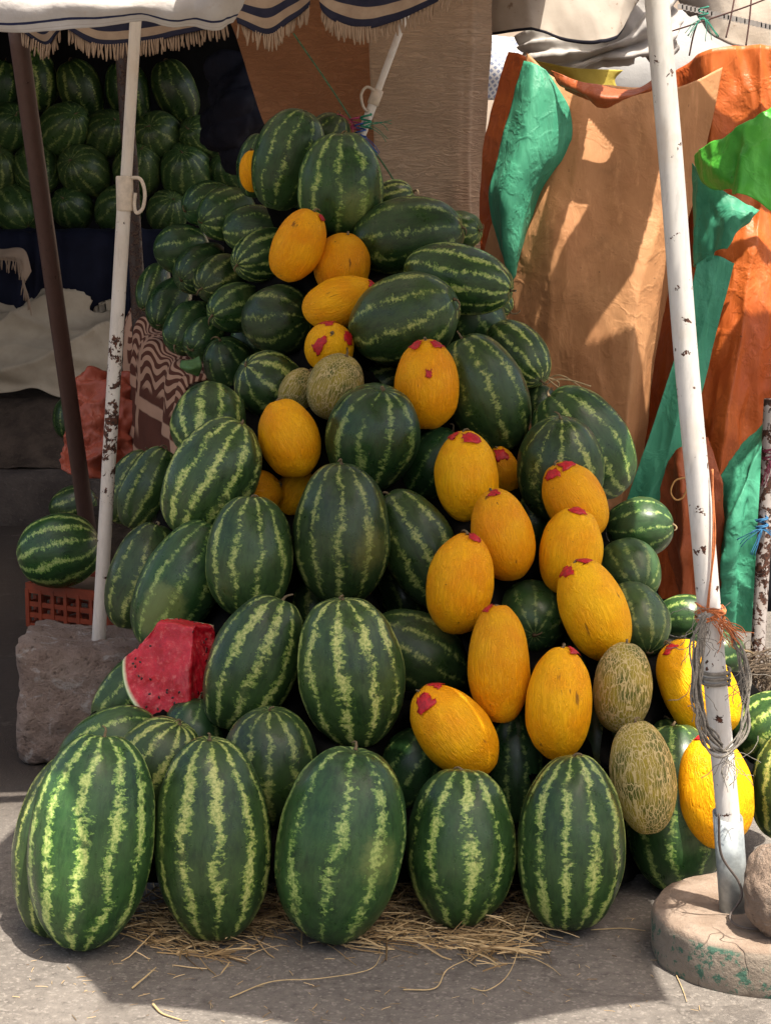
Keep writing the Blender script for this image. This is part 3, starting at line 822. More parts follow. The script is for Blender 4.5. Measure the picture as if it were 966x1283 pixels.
o = sheet('tarpaulin', [
  [(640,66,7.3),(652,68,7.25),(664,78,7.25)],
  [(612,160,7.3),(632,165,7.22),(655,170,7.25)],
  [(602,235,7.3),(618,240,7.25),(640,245,7.25)],
  [(600,330,7.3),(622,330,7.25),(645,330,7.25)]], T_ORA, 40, 60, wav(.02, 1.2, .3, .04, 3., 71), .0015)
tag(o, 'narrow orange tarpaulin strip beside the taupe sheet, left end of the screen', 'tarpaulin', GT)
o = sheet('tarpaulin', [
  [(656,76,7.1),(666,78,7.05),(676,84,7.05),(690,98,7.05)],
  [(640,130,7.1),(662,126,6.98),(688,122,7.02),(714,140,7.04)],
  [(626,190,7.1),(652,190,6.96),(684,192,7.0),(712,192,7.05)],
  [(612,246,7.1),(634,250,6.96),(662,246,7.02),(682,240,7.06)],
  [(622,300,7.1),(632,312,7.0),(648,318,7.04),(662,300,7.08)],
  [(632,340,7.1),(638,346,7.06),(646,342,7.06),(654,326,7.1)]], T_GRN, 50, 60, wav(.03, 1.1, .4, .03, 3., 81), .0015)
tag(o, 'pale sea green tarpaulin flap at the upper left of the screen, in sunlight', 'tarpaulin', GT)
o = sheet('tarpaulin', [
  [(690,88,7.02),(735,104,6.94),(790,112,6.94),(845,84,7.0)],
  [(702,108,7.0),(742,120,6.88),(790,120,6.88),(845,96,6.98)],
  [(722,116,7.0),(758,134,6.9),(780,124,6.9),(842,104,6.98)]], T_RUST, 60, 24, wav(.006, 2., .4, .012, 5., 91), .0015)
tag(o, 'rolled over red brown tarpaulin hem along the top of the tan sheet', 'tarpaulin', GT)

# ------------------------------------------------------------------ brown sheets behind the pyramid
o = sheet('hanging_sheet', [
  [(240,-60,8.2),(360,-60,8.1),(480,-60,8.0)],
  [(290,30,8.2),(385,30,8.1),(485,30,8.0)],
  [(330,150,8.1),(410,150,8.0),(490,150,7.9)],
  [(390,290,8.0),(440,290,7.9),(500,290,7.9)],
  [(400,500,8.0),(440,500,7.9),(500,500,7.9)]], mat_crepe('rust_brown_crepe', (.36, .175, .088), (.44, .22, .115), 11., 36.), 60, 80, wav(.02, 1.5, 0, .03, 2., 5), .004)
tag(o, 'rust brown crinkled sheet hanging behind the thin tied pole', 'sheet')
o = sheet('hanging_sheet', [
  [(462,-60,7.6),(530,-60,7.5),(575,-60,7.5),(612,-60,7.6)],
  [(466,50,7.6),(530,50,7.5),(575,50,7.48),(610,50,7.55)],
  [(472,170,7.6),(535,170,7.5),(575,170,7.46),(606,170,7.55)],
  [(480,290,7.6),(540,290,7.5),(576,290,7.46),(602,290,7.55)],
  [(500,520,7.6),(560,520,7.5),(590,520,7.46),(640,520,7.55)]], mat_crepe('taupe_crepe', (.52, .385, .275), (.60, .455, .33), 7., 40.), 60, 90,
  lambda s, t, p: .03 * math.sin(5 * s + 2) + .018 * nz(p, 3., 4) + .012 * math.exp(-((s - .80) / .03) ** 2), .004)
tag(o, 'taupe horizontally wrinkled sheet hanging right of the thin tied pole', 'sheet')

# ------------------------------------------------------------------ umbrellas
def mat_pole(name, base, rust_lo, rust_hi, th_lo, th_hi, rustc=(.10, .035, .018), chip=26.):
    g = NT(name); v = g.obj(False)
    z = g.n('SeparateXYZ', {0: v}).outputs[2]
    n = g.no(v, chip, 6., .68, .3); n2 = g.no(g.sc(v, 1, 1, .2), 70., 4., .7)
    k = g.ma('MULTIPLY', g.mr(z, rust_lo - .15, rust_lo + .15), g.mr(z, rust_hi + .15, rust_hi - .15))
    thr = g.ma('ADD', th_lo, g.ma('MULTIPLY', k, th_hi - th_lo))
    f = g.mr(g.ma('SUBTRACT', n, thr), -.004, .010)
    col = g.mix(g.mr(n2, .45, .75, 0, .55), base, tuple(x * .62 for x in base))
    col = g.mix(g.mr(g.no(v, 7., 4., .7), .45, .75, 0, .4), col, (base[0] * .8, base[1] * .66, base[2] * .52))
    rc = g.mix(g.mr(g.no(v, 120., 3.), .35, .65), rustc, (.03, .014, .010))
    col = g.mix(f, col, rc)
    return g.out(col, g.mr(f, 0, 1, .45, .85), g.ma('SUBTRACT', g.ma('MULTIPLY', n2, .2), f), .5, .003, .4)
def canopy_mesh(apex, rim, nr=10, ns=10, sag=.05, scal=.04):
    apex = Vector(apex); V, Fc = [], []; m = len(rim)
    for k in range(m):
        a, b = Vector(rim[k]), Vector(rim[(k + 1) % m]); o = len(V)
        for j in range(nr + 1):
            r = j / nr
            for i in range(ns + 1):
                s = i / ns; q = a.lerp(b, s)
                bow = 4 * s * (1 - s)
                p = apex.lerp(q, r * (1 - scal * bow)); p.z -= sag * bow * r * (1 - r * .6) * 1.2
                p.z += .10 * math.sin(math.pi * r) * .6
                V.append(p)
        for j in range(nr):
            for i in range(ns):
                x = o + j * (ns + 1) + i; Fc.append((x, x + ns + 1, x + ns + 2, x + 1))
    return V, Fc
def ribs_mesh(apex, rim):
    return join([tube([Vector(apex) + Vector((0, 0, -.02)), Vector(apex).lerp(Vector(r), .5) + Vector((0, 0, .03)), Vector(r) + Vector((0, 0, -.01))], .006, 6) for r in rim])
def pole_part(name, pts, rad, mat, par):
    v, f = tube(pts, rad, 20); return mesh_obj(name, rel(v, par), f, mat, par)
def lin(a, b, n): return [Vector(a).lerp(Vector(b), i / n) for i in range(n + 1)]
def wobble(P, amp, sc, seed): return [p + Vector((mn.noise(p * sc + Vector((seed, 0, 0))), mn.noise(p * sc + Vector((0, seed, 0))), 0)) * amp for p in P]

# big shading umbrella of the right pole
b = atY(921, 1136, 3.99); t1 = atY(822, -5, 3.99); top = t1 + (t1 - b) * .42
uR = empty('market_umbrella', b, 'umbrella on a thick white rust-flecked pole standing in the round concrete base', 'umbrella')
PW = mat_pole('white_painted_pole', (.62, .60, .57), .75, 1.3, .635, .615)
j1 = b.lerp(t1, .125)
pole_part('pole', wobble(lin(b.lerp(t1, .05), top, 40), .006, 2., 1), .0262, PW, uR)
GALV = simple('galvanised_tube', (.36, .40, .41), .42, .45, 22., .2, .003, metal=.35)
def open_tube(a, c, r, w, seg=24, rag=.01):
    a, c = Vector(a), Vector(c); ax = (c - a).normalized(); e = ax.orthogonal().normalized(); g = ax.cross(e); V, Fc = [], []
    for ring, (P, rr_) in enumerate(((a, r), (c, r), (c, r - w), (a, r - w))):
        for k in range(seg):
            an = 2 * math.pi * k / seg
            V.append(P + (e * math.cos(an) + g * math.sin(an)) * rr_ + (ax * rag * math.sin(an) if ring in (1, 2) else Vector()))
    for q in range(4):
        for k in range(seg):
            k2 = (k + 1) % seg; q2 = (q + 1) % 4
            Fc.append((q * seg + k, q * seg + k2, q2 * seg + k2, q2 * seg + k))
    return V, Fc
rimR = [(-.56, 3.72, 2.36), (-.05, 3.03, 2.34), (.62, 2.78, 2.35), (1.16, 3.04, 2.35), (1.23, 3.5, 2.36), (1.20, 4.3, 2.38), (1.05, 5.15, 2.45), (.25, 5.3, 2.5), (-.42, 4.9, 2.44)]
v, f = canopy_mesh(top - Vector((0, 0, .03)), rimR, 56, 30)
# slit added in the unseen canopy so that sunlight reaches its pole
SD = Vector((.56, -.73, 2.4)).normalized(); PA = (t1 - b).normalized(); NN = SD.cross(PA).normalized()
def slit(q):
    c = sum((v[i] for i in q), Vector()) / len(q); w_ = c - b
    if abs(w_.dot(NN)) > .027: return False
    h = (c.z - t1.z * .0); k = (c.y - b.y) / SD.y
    return k > .1 and c.z - k * SD.z > .75
f = [q for q in f if not slit(q)]
mesh_obj('canopy', rel(v, uR), f, CREAM, uR)
v, f = ribs_mesh(top - Vector((0, 0, .03)), rimR); mesh_obj('ribs', rel(v, uR), f, GALV, uR)
# round concrete base with its galvanised socket
def mat_concrete():
    g = NT('weathered_concrete'); v = g.obj(False)
    n = g.no(v, 9., 6., .65); n2 = g.no(v, 60., 5., .7)
    z = g.n('SeparateXYZ', {0: v}).outputs[2]
    col = g.mix(g.mr(n, .3, .7), (.185, .135, .100), (.285, .222, .175))
    col = g.mix(g.mr(n2, .5, .75, 0, .5), col, (.16, .12, .10))
    side = g.mr(z, .104, .096)
    gp = g.ma('MULTIPLY', side, g.mr(g.no(v, 24., 6., .75), .53, .58))
    col = g.mix(g.ma('MULTIPLY', side, .45), col, (.20, .19, .16))
    col = g.mix(g.ma('MULTIPLY', gp, .85), col, (.035, .12, .085))
    cr = g.n('TexVoronoi', {'Vector': g.n('VectorMath', {0: v, 1: g.n('VectorMath', {0: g.n('TexNoise', {'Vector': v, 'Scale': 9.}).outputs[1], 'Scale': .1}, operation='SCALE').outputs[0]}, operation='ADD').outputs[0], 'Scale': 4.2}, feature='DISTANCE_TO_EDGE').outputs[0]
    ck = g.ma('MULTIPLY', g.mr(cr, .010, .002), g.mr(g.no(v, 3., 2.), .46, .58))
    col = g.mix(g.ma('MULTIPLY', ck, .7), col, (.05, .035, .03))
    return g.out(col, .92, g.ma('SUBTRACT', g.ma('ADD', n, g.ma('MULTIPLY', n2, .6)), ck), .7, .012, .2)
dc = ground(955, 1138, .11); dc.z = 0
V, Fc = [], []; seg = 96
prof = [(.985, 0), (1.0, .012), (1.0, .05), (.995, .085), (.985, .103), (.955, .111), (.7, .112), (.45, .113), (.2, .114), (0.001, .114)]
for j, (r, h) in enumerate(prof):
    for k in range(seg):
        a = 2 * math.pi * k / seg; rr_ = .252 * r * (1 + .018 * nz((math.cos(a), math.sin(a), h * 6), 2.2, 2) + .008 * nz((math.cos(a) * 6, math.sin(a) * 6, h * 30), 1., 3))
        p = Vector((rr_ * math.cos(a), rr_ * math.sin(a), h))
        if h > .05: p.z += .006 * nz(p, 14., 5)
        V.append(p)
for j in range(len(prof) - 1):
    for k in range(seg):
        k2 = (k + 1) % seg; Fc.append((j * seg + k, j * seg + k2, (j + 1) * seg + k2, (j + 1) * seg + k))
base = empty('umbrella_base', dc, 'round cracked concrete umbrella base with flaking green paint on its rim', 'umbrella base')
mesh_obj('concrete_disc', V, Fc, mat_concrete(), base)
v, f = open_tube(b + Vector((0, 0, -.03)), b.lerp(t1, .108), .0335, .003, 28, .012)
mesh_obj('socket_tube', rel(v, base), f, GALV, base)

# rope, twine and boulder on the right pole
def strand(path, n, amp, rad, seed, seg=5, sc=9.):
    rr = random.Random(seed); parts = []
    for k in range(n):
        ox = Vector((rr.uniform(-1, 1), rr.uniform(-1, 1), rr.uniform(-1, 1))) * amp
        P = [p + ox + Vector((mn.noise(p * sc + Vector((k * 7.3 + seed, 0, 0))), mn.noise(p * sc + Vector((0, k * 5.1 + seed, 0))), mn.noise(p * sc + Vector((0, 0, k * 3.7 + seed))))) * amp * 1.6 for p in path]
        parts.append(tube(P, rad * rr.uniform(.7, 1.2), seg))
    return parts
def spline(pts, n): 
    pts = [Vector(p) for p in pts]; return [catmull(pts, i / n) for i in range(n + 1)]
ROPE = simple('grey_rope', (.26, .235, .20), .95, .5, 150., .5, .003)
ORTW = simple('orange_twine', (.62, .20, .07), .9, .35, 120., .4, .003)
coil = spline([atY(x, y, Y) for x, y, Y in [(884,770,3.93),(872,805,3.9),(870,850,3.88),(874,900,3.88),(888,935,3.89),(908,943,3.9),(926,925,3.9),(936,880,3.92),(932,835,3.94),(918,800,3.97),(905,775,4.02),(892,765,4.03),(882,790,3.96),(876,840,3.9),(880,900,3.9),(904,936,3.9)]], 120)
parts = strand(coil, 6, .0085, .0026, 3, 5, 16.)
wrap = []
pc = b.lerp(t1, .268)
ring = [pc + Vector((.031 * math.cos(a), .031 * math.sin(a), .012 * a / 6.28 - .02)) for a in [i * .35 for i in range(56)]]
wrap += strand(ring, 2, .002, .003, 5)
fr_ = []
rr = random.Random(8)
for k in range(46):
    x0, y0 = rr.choice([(876, 770), (872, 800), (872, 860), (915, 945), (920, 950), (932, 850)])
    p = atY(x0 + rr.uniform(-6, 6), y0 + rr.uniform(-10, 10), 3.9); pts = [p.copy()]; d = Vector((rr.uniform(-1, 1), rr.uniform(-.4, .1), rr.uniform(-1.2, .3))).normalized()
    for q in range(7):
        p = p + d * .011; d = (d + Vector((rr.uniform(-.7, .7), rr.uniform(-.4, .4), rr.uniform(-.7, .5)))).normalized(); pts.append(p.copy())
    fr_.append(tube(pts, .0009, 4))
v, f = join(parts + wrap + fr_); oo = atY(905, 870, 3.9)
o = mesh_obj('rope_coil', rel(v, oo), f, ROPE); o.location = oo
tag(o, 'frayed grey rope coil looped round the right white pole', 'rope')
pc = b.lerp(t1, .335)
ring = [pc + Vector((.031 * math.cos(a), .031 * math.sin(a), .010 * math.sin(a * 1.3) + .012 * a / 9)) for a in [i * .33 for i in range(60)]]
tw = strand(ring, 3, .003, .0022, 9)
for k in range(26):
    p = pc + Vector((rr.uniform(-.005, .03), -.034, rr.uniform(-.01, .02))); pts = [p.copy()]; d = Vector((rr.uniform(.2, 1), -.1, rr.uniform(-1, -.1))).normalized()
    for q in range(8):
        p = p + d * .0085; d = (d + Vector((rr.uniform(-.4, .4), rr.uniform(-.2, .2), rr.uniform(-.5, .3)))).normalized(); pts.append(p.copy())
    tw.append(tube(pts, .0012, 4))
tw += strand(spline([pc + Vector((-.012, -.034, .02)), b.lerp(t1, .42) + Vector((.018, -.033, 0)), b.lerp(t1, .5) + Vector((.03, -.02, 0))], 24), 3, .003, .0016, 14)
v, f = join(tw); o = mesh_obj('orange_twine', rel(v, pc), f, ORTW); o.location = pc
tag(o, 'orange plastic twine knotted round the right white pole', 'twine')
v, f = tube(spline([atY(900, 1020, 3.9), atY(903, 1070, 3.92), atY(925, 1105, 3.93), atY(928, 1125, 3.92), atY(914, 1150, 3.9), atY(935, 1163, 3.87), atY(985, 1163, 3.87)], 60), .003, 6)
oo = atY(914, 1150, 3.9); o = mesh_obj('wire', rel(v, oo), f, simple('dark_wire', (.10, .08, .07), .6)); o.location = oo
tag(o, 'dark wire curling down the galvanised socket onto the concrete base', 'wire')
def rock(name, ctr, rx, ry, rz, mat, seed, sup=1.0, amp=.12, sub=5):
    bm = bmesh.new(); bmesh.ops.create_icosphere(bm, subdivisions=sub, radius=1)
    V = []
    for v in bm.verts:
        p = v.co.copy()
        if sup != 1: p = Vector([math.copysign(abs(c) ** sup, c) for c in p])
        k = 1 + amp * nz(p, 1.1, seed, 2) + amp * .35 * nz(p, 4., seed + 3, 4)
        V.append(Vector((p.x * rx * k, p.y * ry * k, p.z * rz * k)))
    Fc = [tuple(v.index for v in f.verts) for f in bm.faces]; bm.free()
    o = mesh_obj(name, V, Fc, mat); o.location = ctr; return o
def mat_stone(name, a, b, pale):
    g = NT(name); v = g.obj(False)
    n = g.no(v, 7., 6., .65); n2 = g.no(v, 45., 6., .72); n3 = g.no(v, 15., 5., .7, .8)
    col = g.mix(g.mr(n, .3, .7), a, b)
    col = g.mix(g.mr(n3, .54, .66, 0, .75), col, pale)
    col = g.mix(g.mr(n2, .54, .36, 0, .0), col, (.02, .015, .012))
    col = g.mix(g.mr(n2, .45, .30, 0, .8), col, tuple(x * .3 for x in a))
    return g.out(col, .95, g.ma('ADD', n, g.ma('MULTIPLY', n2, .9)), 1., .045, .15)
o = rock('boulder', atY(983, 1082, 3.86), .085, .08, .10, mat_stone('tan_stone', (.30, .22, .17), (.42, .32, .25), (.5, .42, .36)), 4, .9, .14)
o.location.z = .114 + .092
tag(o, 'rounded tan boulder resting on the concrete umbrella base at the right border', 'stone')

# left white umbrella on the stone block
blk = ground(104, 958); 
BX, BY = blk.x, 5.46 + .18
bm = bmesh.new(); bmesh.ops.create_cube(bm, size=2); bmesh.ops.subdivide_edges(bm, edges=bm.edges[:], cuts=30, use_grid_fill=True)
V = []
for v in bm.verts:
    p = v.co.copy(); q = Vector([math.copysign(abs(c) ** .9, c) for c in p]); L = (abs(p.x) ** 14 + abs(p.y) ** 14 + abs(p.z) ** 14) ** (1 / 14)
    p = p / L
    k = 1 + .08 * nz(p, 1.2, 7, 2) + .055 * nz(p, 3.0, 3, 5) + .022 * nz(p, 10., 6, 4)
    hh = Vector((p.x * .195 * k, p.y * .19 * k, .185 + p.z * .185 * k))
    if p.z > .9: hh.z += -.02 * p.x
    V.append(hh)
Fc = [tuple(v.index for v in f.verts) for f in bm.faces]; bm.free()
o = mesh_obj('stone_block', V, Fc, mat_stone('old_concrete_block', (.30, .215, .175), (.42, .325, .275), (.56, .51, .48))); o.location = (BX, BY, 0)
tag(o, 'rough weathered stone block with a hole for the left white pole', 'stone block')
b = atY(122, 808, 5.62); t1 = atY(170, 26, 5.62); top = t1 + (t1 - b) * .30
uL = empty('market_umbrella', b, 'white umbrella on a rusty white pole standing in the rough stone block', 'umbrella')
PL = mat_pole('rusty_white_pole', (.60, .54, .48), .42, 1.02, .65, .545)
jn = b.lerp(t1, .735)
pole_part('pole', lin(b - Vector((0, 0, .05)), jn, 40), .0215, PL, uL)
pole_part('upper_pole', lin(jn - Vector((0, 0, .02)), top, 30), .0175, PL, uL)
CREAMP = simple('cream_plastic', (.62, .52, .42), .45, .25, 40.)
pole_part('collar', [jn - Vector((0, 0, .055)), jn - Vector((0, 0, .05)), jn + Vector((0, 0, .045)), jn + Vector((0, 0, .05))], [.0235, .026, .026, .0235], CREAMP, uL)
def hook(c, s, par):
    P = spline([c + Vector(q) * s for q in [(.02, -.01, .045), (.05, -.012, .04), (.062, -.012, .0), (.055, -.012, -.045), (.036, -.012, -.06), (.03, -.012, -.035), (.034, -.012, .0)]], 30)
    v, f = tube(P, .0055 * s, 8); mesh_obj('crank_hook', rel(v, par), f, CREAMP, par)
hook(jn, 1.0, uL)
A, B = atY(-120, -20, 4.5), atY(312, -22, 4.55)
rimL = [A, B, (.12, 5.15, 2.40), (.15, 6.1, 2.50), (-.40, 6.9, 2.62), (-1.3, 6.9, 2.62), (-2.0, 6.2, 2.5), (-1.95, 5.1, 2.38)]
v, f = canopy_mesh(top, rimL, scal=.0); mesh_obj('canopy', rel(v, uL), f, WHITE, uL)
v, f = ribs_mesh(top, rimL); mesh_obj('ribs', rel(v, uL), f, GALV, uL)
g = NT('white_valance_with_navy_line'); vv = g.obj(False)
uvs = g.n('SeparateXYZ', {0: g.n('TexCoord').outputs['UV']})
n = g.no(vv, 7., 5., .65)
col = g.mix(g.mr(n, .3, .7), (.46, .43, .41), (.56, .54, .52))
col = g.mix(g.mr(g.no(vv, 24., 5., .7), .60, .72, 0, .5), col, (.45, .36, .30))
ln = g.ma('MULTIPLY', g.mr(g.ma('ABSOLUTE', g.ma('SUBTRACT', uvs.outputs[1], .80)), .030, .022), g.mr(uvs.outputs[0], .0, .06, .8, 1))
col = g.mix(ln, col, (.02, .025, .07))
col = g.mix(g.mr(g.ma('ABSOLUTE', g.ma('SUBTRACT', uvs.outputs[1], .93)), .012, .006, 0, .5), col, (.35, .30, .26))
VALM = g.out(col, .75, g.no(vv, 30., 4., .6), .4, .01, .2, trans=.2)
sheet('valance', [
  [(-120,-22,4.5),(0,-24,4.5),(100,-24,4.48),(200,-24,4.5),(270,-24,4.52),(312,-24,4.56)],
  [(-120,12,4.5),(0,10,4.47),(100,6,4.43),(200,8,4.46),(270,8,4.48),(308,4,4.56)],
  [(-120,38,4.52),(0,39,4.5),(95,36,4.46),(165,28,4.48),(220,32,4.5),(275,37,4.52),(296,30,4.56)]], VALM, 90, 24,
  lambda s, t, p: .006 * t * math.sin(23 * s + 2 * math.sin(9 * s)) + .011 * nz(p, 6., 3, 4), .003, parent=uL)

# striped umbrella behind, on the thin tied pole
b = atY(447, 185, 6.75); t1 = atY(506, 26, 6.75); top = t1 + (t1 - b) * .5
b2 = b - (t1 - b) * .35
uS = empty('market_umbrella', b2, 'navy and beige striped fringed umbrella on the thin white pole tied with coloured string', 'umbrella')
PT = mat_pole('thin_white_pole', (.70, .66, .62), 5, 6, .70, .6)
jn = b.lerp(t1, .40)
pole_part('pole', lin(b2, jn, 12), .0165, PT, uS); pole_part('upper_pole', lin(jn - (jn - b) * .1, top, 12), .0125, PT, uS)
pole_part('collar', [jn - (t1 - b) * .06, jn - (t1 - b) * .055, jn + (t1 - b) * .055, jn + (t1 - b) * .06], [.018, .021, .021, .018], CREAMP, uS)
P = spline([jn + Vector(q) for q in [(0, -.015, .02), (-.03, -.015, .035), (-.05, -.015, .01), (-.045, -.015, -.03), (-.03, -.015, -.05), (-.022, -.015, -.045)]], 24)
v, f = tube(P, .005, 8); mesh_obj('crank_hook', rel(v, uS), f, CREAMP, uS)
g = NT('navy_beige_stripes'); uv = g.n('SeparateXYZ', {0: g.n('TexCoord').outputs['UV']}); vv = g.obj(False)
st = g.ma('FRACT', g.ma('ADD', g.ma('MULTIPLY', uv.outputs[1], 3.6), g.ma('MULTIPLY', g.no(vv, 5., 2.), .12)))
ms = g.mr(g.ma('ABSOLUTE', g.ma('SUBTRACT', st, .5)), .25, .23)
col = g.mix(g.mr(g.no(vv, 12., 5., .65), .3, .7), (.36, .26, .19), (.46, .35, .26))
col = g.mix(ms, col, g.mix(g.no(vv, 30., 3.), (.020, .022, .045), (.04, .04, .07)))
STR = g.out(col, .85, g.no(vv, 150., 2.), .3, .004, .15, trans=.25)
g = NT('beige_fringe'); FRI = g.out((.40, .29, .21), .9, g.no(g.obj(False), 200., 3.), .5, .003, .1, trans=.15)
def fringe(par, pts, L, seed, sp=.0085):
    rr = random.Random(seed); P = [atY(*p) for p in pts]; parts = []
    n = max(int(sum((b - a).length for a, b in zip(P, P[1:])) / sp), 4)
    for k in range(n):
        p = catmull(P, (k + .5) / n) + Vector((0, rr.uniform(-.004, .004), .006)); l = L * rr.uniform(.8, 1.15)
        dx = rr.gauss(0, .12) * L; dy = rr.gauss(0, .08) * L
        parts.append(tube([p, p + Vector((dx * .3, dy * .3, -l * .35)), p + Vector((dx * .8, dy, -l * .75)), p + Vector((dx, dy, -l))], [.0030, .0038, .0042, .0022], 6))
    v, f = join(parts); return mesh_obj('fringe', rel(v, par) if par else v, f, FRI, par)
VS = [
 ([(20,-8,7.0),(48,0,7.0),(80,-8,7.0)], [(26,38,6.95),(58,58,6.95),(76,38,6.95)], 2),
 ([(80,-14,6.8),(180,-16,6.75),(292,-20,6.7)], [(86,38,6.7),(124,57,6.65),(180,53,6.65),(230,44,6.65),(285,30,6.66)], 1),
 ([(286,-40,6.4),(345,-44,6.35),(398,-60,6.4)], [(298,30,6.3),(336,45,6.28),(362,28,6.3),(388,8,6.34)], 3),
 ([(392,-60,6.4),(490,-70,6.3),(600,-90,6.3)], [(404,10,6.32),(418,26,6.28),(450,36,6.24),(500,26,6.22),(578,-14,6.24)], 4)]
rim = []
for tp, bt, sd in VS:
    n = len(bt)
    TP = [atY(*q) for q in tp]; tpn = [catmull(TP, i / (n - 1)) for i in range(n)]
    BT = [atY(*q) for q in bt]; mid = [tpn[i].lerp(BT[i], .5) + Vector((0, -.02, 0)) for i in range(n)]
    sheet('valance', [tpn, mid, BT], STR, 50, 26, lambda s, t, p: .012 * t * math.sin(9 * s + 1) + .010 * nz(p, 8., 3, 3), .003, parent=uS, world=True)
    fringe(uS, bt, .052, sd)
    rim += [TP[0], TP[-1]]
rimS = rim + [(.50, 6.68, 2.60), (.665, 7.25, 2.64), (.64, 8.0, 2.7), (-.2, 8.3, 2.75), (-1.3, 8.0, 2.65)]
v, f = canopy_mesh(top + Vector((-.15, .1, .1)), rimS, scal=.0); mesh_obj('canopy', rel(v, uS), f, STR, uS, uvs=[((q.x * .3), math.hypot(q.x - top.x, q.y - top.y) * 3) for q in v])
# strings tied to the thin pole
def tuft(name, c, col, dirs, label, n=10, seed=0):
    rr = random.Random(seed); parts = []
    ring = [c + Vector((.02 * math.cos(a), .02 * math.sin(a), .004 * a - .01)) for a in [i * .4 for i in range(34)]]
    parts += strand(ring, 2, .002, .0025, seed)
    for k in range(n):
        p = c + Vector((0, -.02, 0)); d = Vector(dirs[k % len(dirs)]) + Vector((rr.uniform(-.3, .3), -.1, rr.uniform(-.3, .3))); pts = [p.copy()]
        for q in range(8):
            p = p + d.normalized() * .012; d = d + Vector((rr.uniform(-.3, .3), 0, rr.uniform(-.35, .1))); pts.append(p.copy())
        parts.append(tube(pts, .0016, 4))
    v, f = join(parts); o = mesh_obj(name, rel(v, c), f, simple(name + '_fibre', col, .8, .3)); o.location = c
    tag(o, label, 'string')
tuft('pink_string', atY(446, 160, 6.72), (.45, .06, .16), [(-1, 0, .2), (-1, 0, -.3), (-.3, 0, .6)], 'pink string knotted round the thin pole above the crowning watermelon', 9, 3)
tuft('blue_string', atY(452, 168, 6.70), (.04, .12, .42), [(1, 0, -1), (.6, 0, -1)], 'blue string tuft tied to the thin pole above the crowning watermelon', 10, 4)
tuft('green_string', atY(458, 158, 6.70), (.03, .28, .17), [(1, 0, .1), (1, 0, -.2)], 'green string end sticking out right of the thin pole', 5, 5)
v, f = tube(spline([atY(368, 42, 7.4), atY(412, 106, 7.1), atY(446, 158, 6.8), atY(480, 205, 7.1), atY(508, 250, 7.4)], 60), .0035, 6)
oo = atY(412, 106, 7.1); o = mesh_obj('cord', rel(v, oo), f, simple('green_cord', (.12, .28, .14), .8, .6, 40.)); o.location = oo
tag(o, 'thin green cord stretched across the rust brown sheet', 'cord')

# ------------------------------------------------------------------ pale canopies beyond the screen
g = NT('cream_canopy_edge'); vv = g.obj(False); uv = g.n('SeparateXYZ', {0: g.n('TexCoord').outputs['UV']})
n = g.no(vv, 5., 5., .6)
col = g.mix(g.mr(n, .3, .7), (.38, .33, .28), (.46, .41, .35)); col = g.mix(g.mr(g.no(vv, 26., 5., .7), .60, .7, 0, .7), col, (.20, .13, .08))
col = g.mix(g.mr(uv.outputs[1], .955, .965), col, (.015, .015, .025))
CE = g.out(col, .8, n, .4, .01, .2, trans=.3)
o = sheet('cream_canopy', [
  [(560,-60,7.66),(650,-60,7.6),(740,-60,7.6),(840,-60,7.66)],
  [(600,0,7.62),(660,0,7.5),(740,0,7.46),(800,0,7.6)],
  [(609,45,7.6),(640,40,7.48),(680,42,7.42),(710,52,7.4),(752,54,7.4),(772,46,7.48),(792,14,7.58)]], CE, 60, 30, wav(.02, 2., .4, .03, 3., 4), .004)
tag(o, 'stained cream canopy with a dark bound edge hanging at the top beside the taupe sheet', 'canopy')
o = sheet('white_cloth', [
  [(645,45,8.0),(700,30,7.9),(770,10,7.8),(800,-30,7.8),(850,-40,7.8)],
  [(650,62,7.95),(700,60,7.8),(770,50,7.7),(812,20,7.7),(850,-10,7.75)],
  [(668,72,7.9),(710,82,7.75),(760,70,7.7),(820,62,7.7),(842,30,7.75)],
  [(690,84,7.9),(715,90,7.8),(760,84,7.75),(810,70,7.75),(838,90,7.8)]], WHITE, 90, 50,
  lambda s, t, p: .035 * math.sin(26 * t + 5 * s) * (.4 + .6 * s) + .04 * nz(p, 4., 6, 4), .004)
tag(o, 'bunched white cloth twisted toward the top of the right white pole', 'cloth')
STRC = CREAM
o = sheet('striped_canopy', [
  [(820,-70,7.9),(900,-70,7.8),(960,-70,7.8),(1040,-70,7.8)],
  [(848,0,7.9),(905,0,7.7),(960,0,7.65),(1040,0,7.7)],
  [(862,14,7.9),(896,46,7.7),(935,60,7.6),(1040,62,7.7)]], CREAM, 60, 30, wav(.02, 1.5, .4, .025, 3., 14), .004)
tag(o, 'beige canopy cloth at the top right corner above the orange tarpaulin', 'canopy')
parts = []
for k in range(26):
    s = k / 25; p = atY(852 + 130 * s, 8 + 30 * s, 7.56); parts.append(box(p, (.022, .004, .02)))
v, f = join(parts); oo = atY(905, 20, 7.56)
mesh_obj('stitched_tape', [q - Vector(bpy.data.objects[o.name].location) for q in v], f, simple('grey_tape', (.30, .28, .26), .8), o, False)
o = sheet('white_sheet', [
  [(690,20,9.3),(800,20,9.3),(930,0,9.3)],
  [(690,80,9.3),(800,80,9.25),(930,80,9.3)],
  [(690,140,9.3),(800,150,9.3),(930,150,9.3)]], mat_cloth('pale_grey_sheet', (.46, .46, .45), (.54, .53, .51), .7, 4.), 30, 20, wav(.02, 2, 0, .02, 2., 2), .004)
tag(o, 'pale grey sheet in the background behind the orange tarpaulin top', 'sheet')
g = NT('lattice_print'); uv = g.n('TexCoord').outputs['UV']
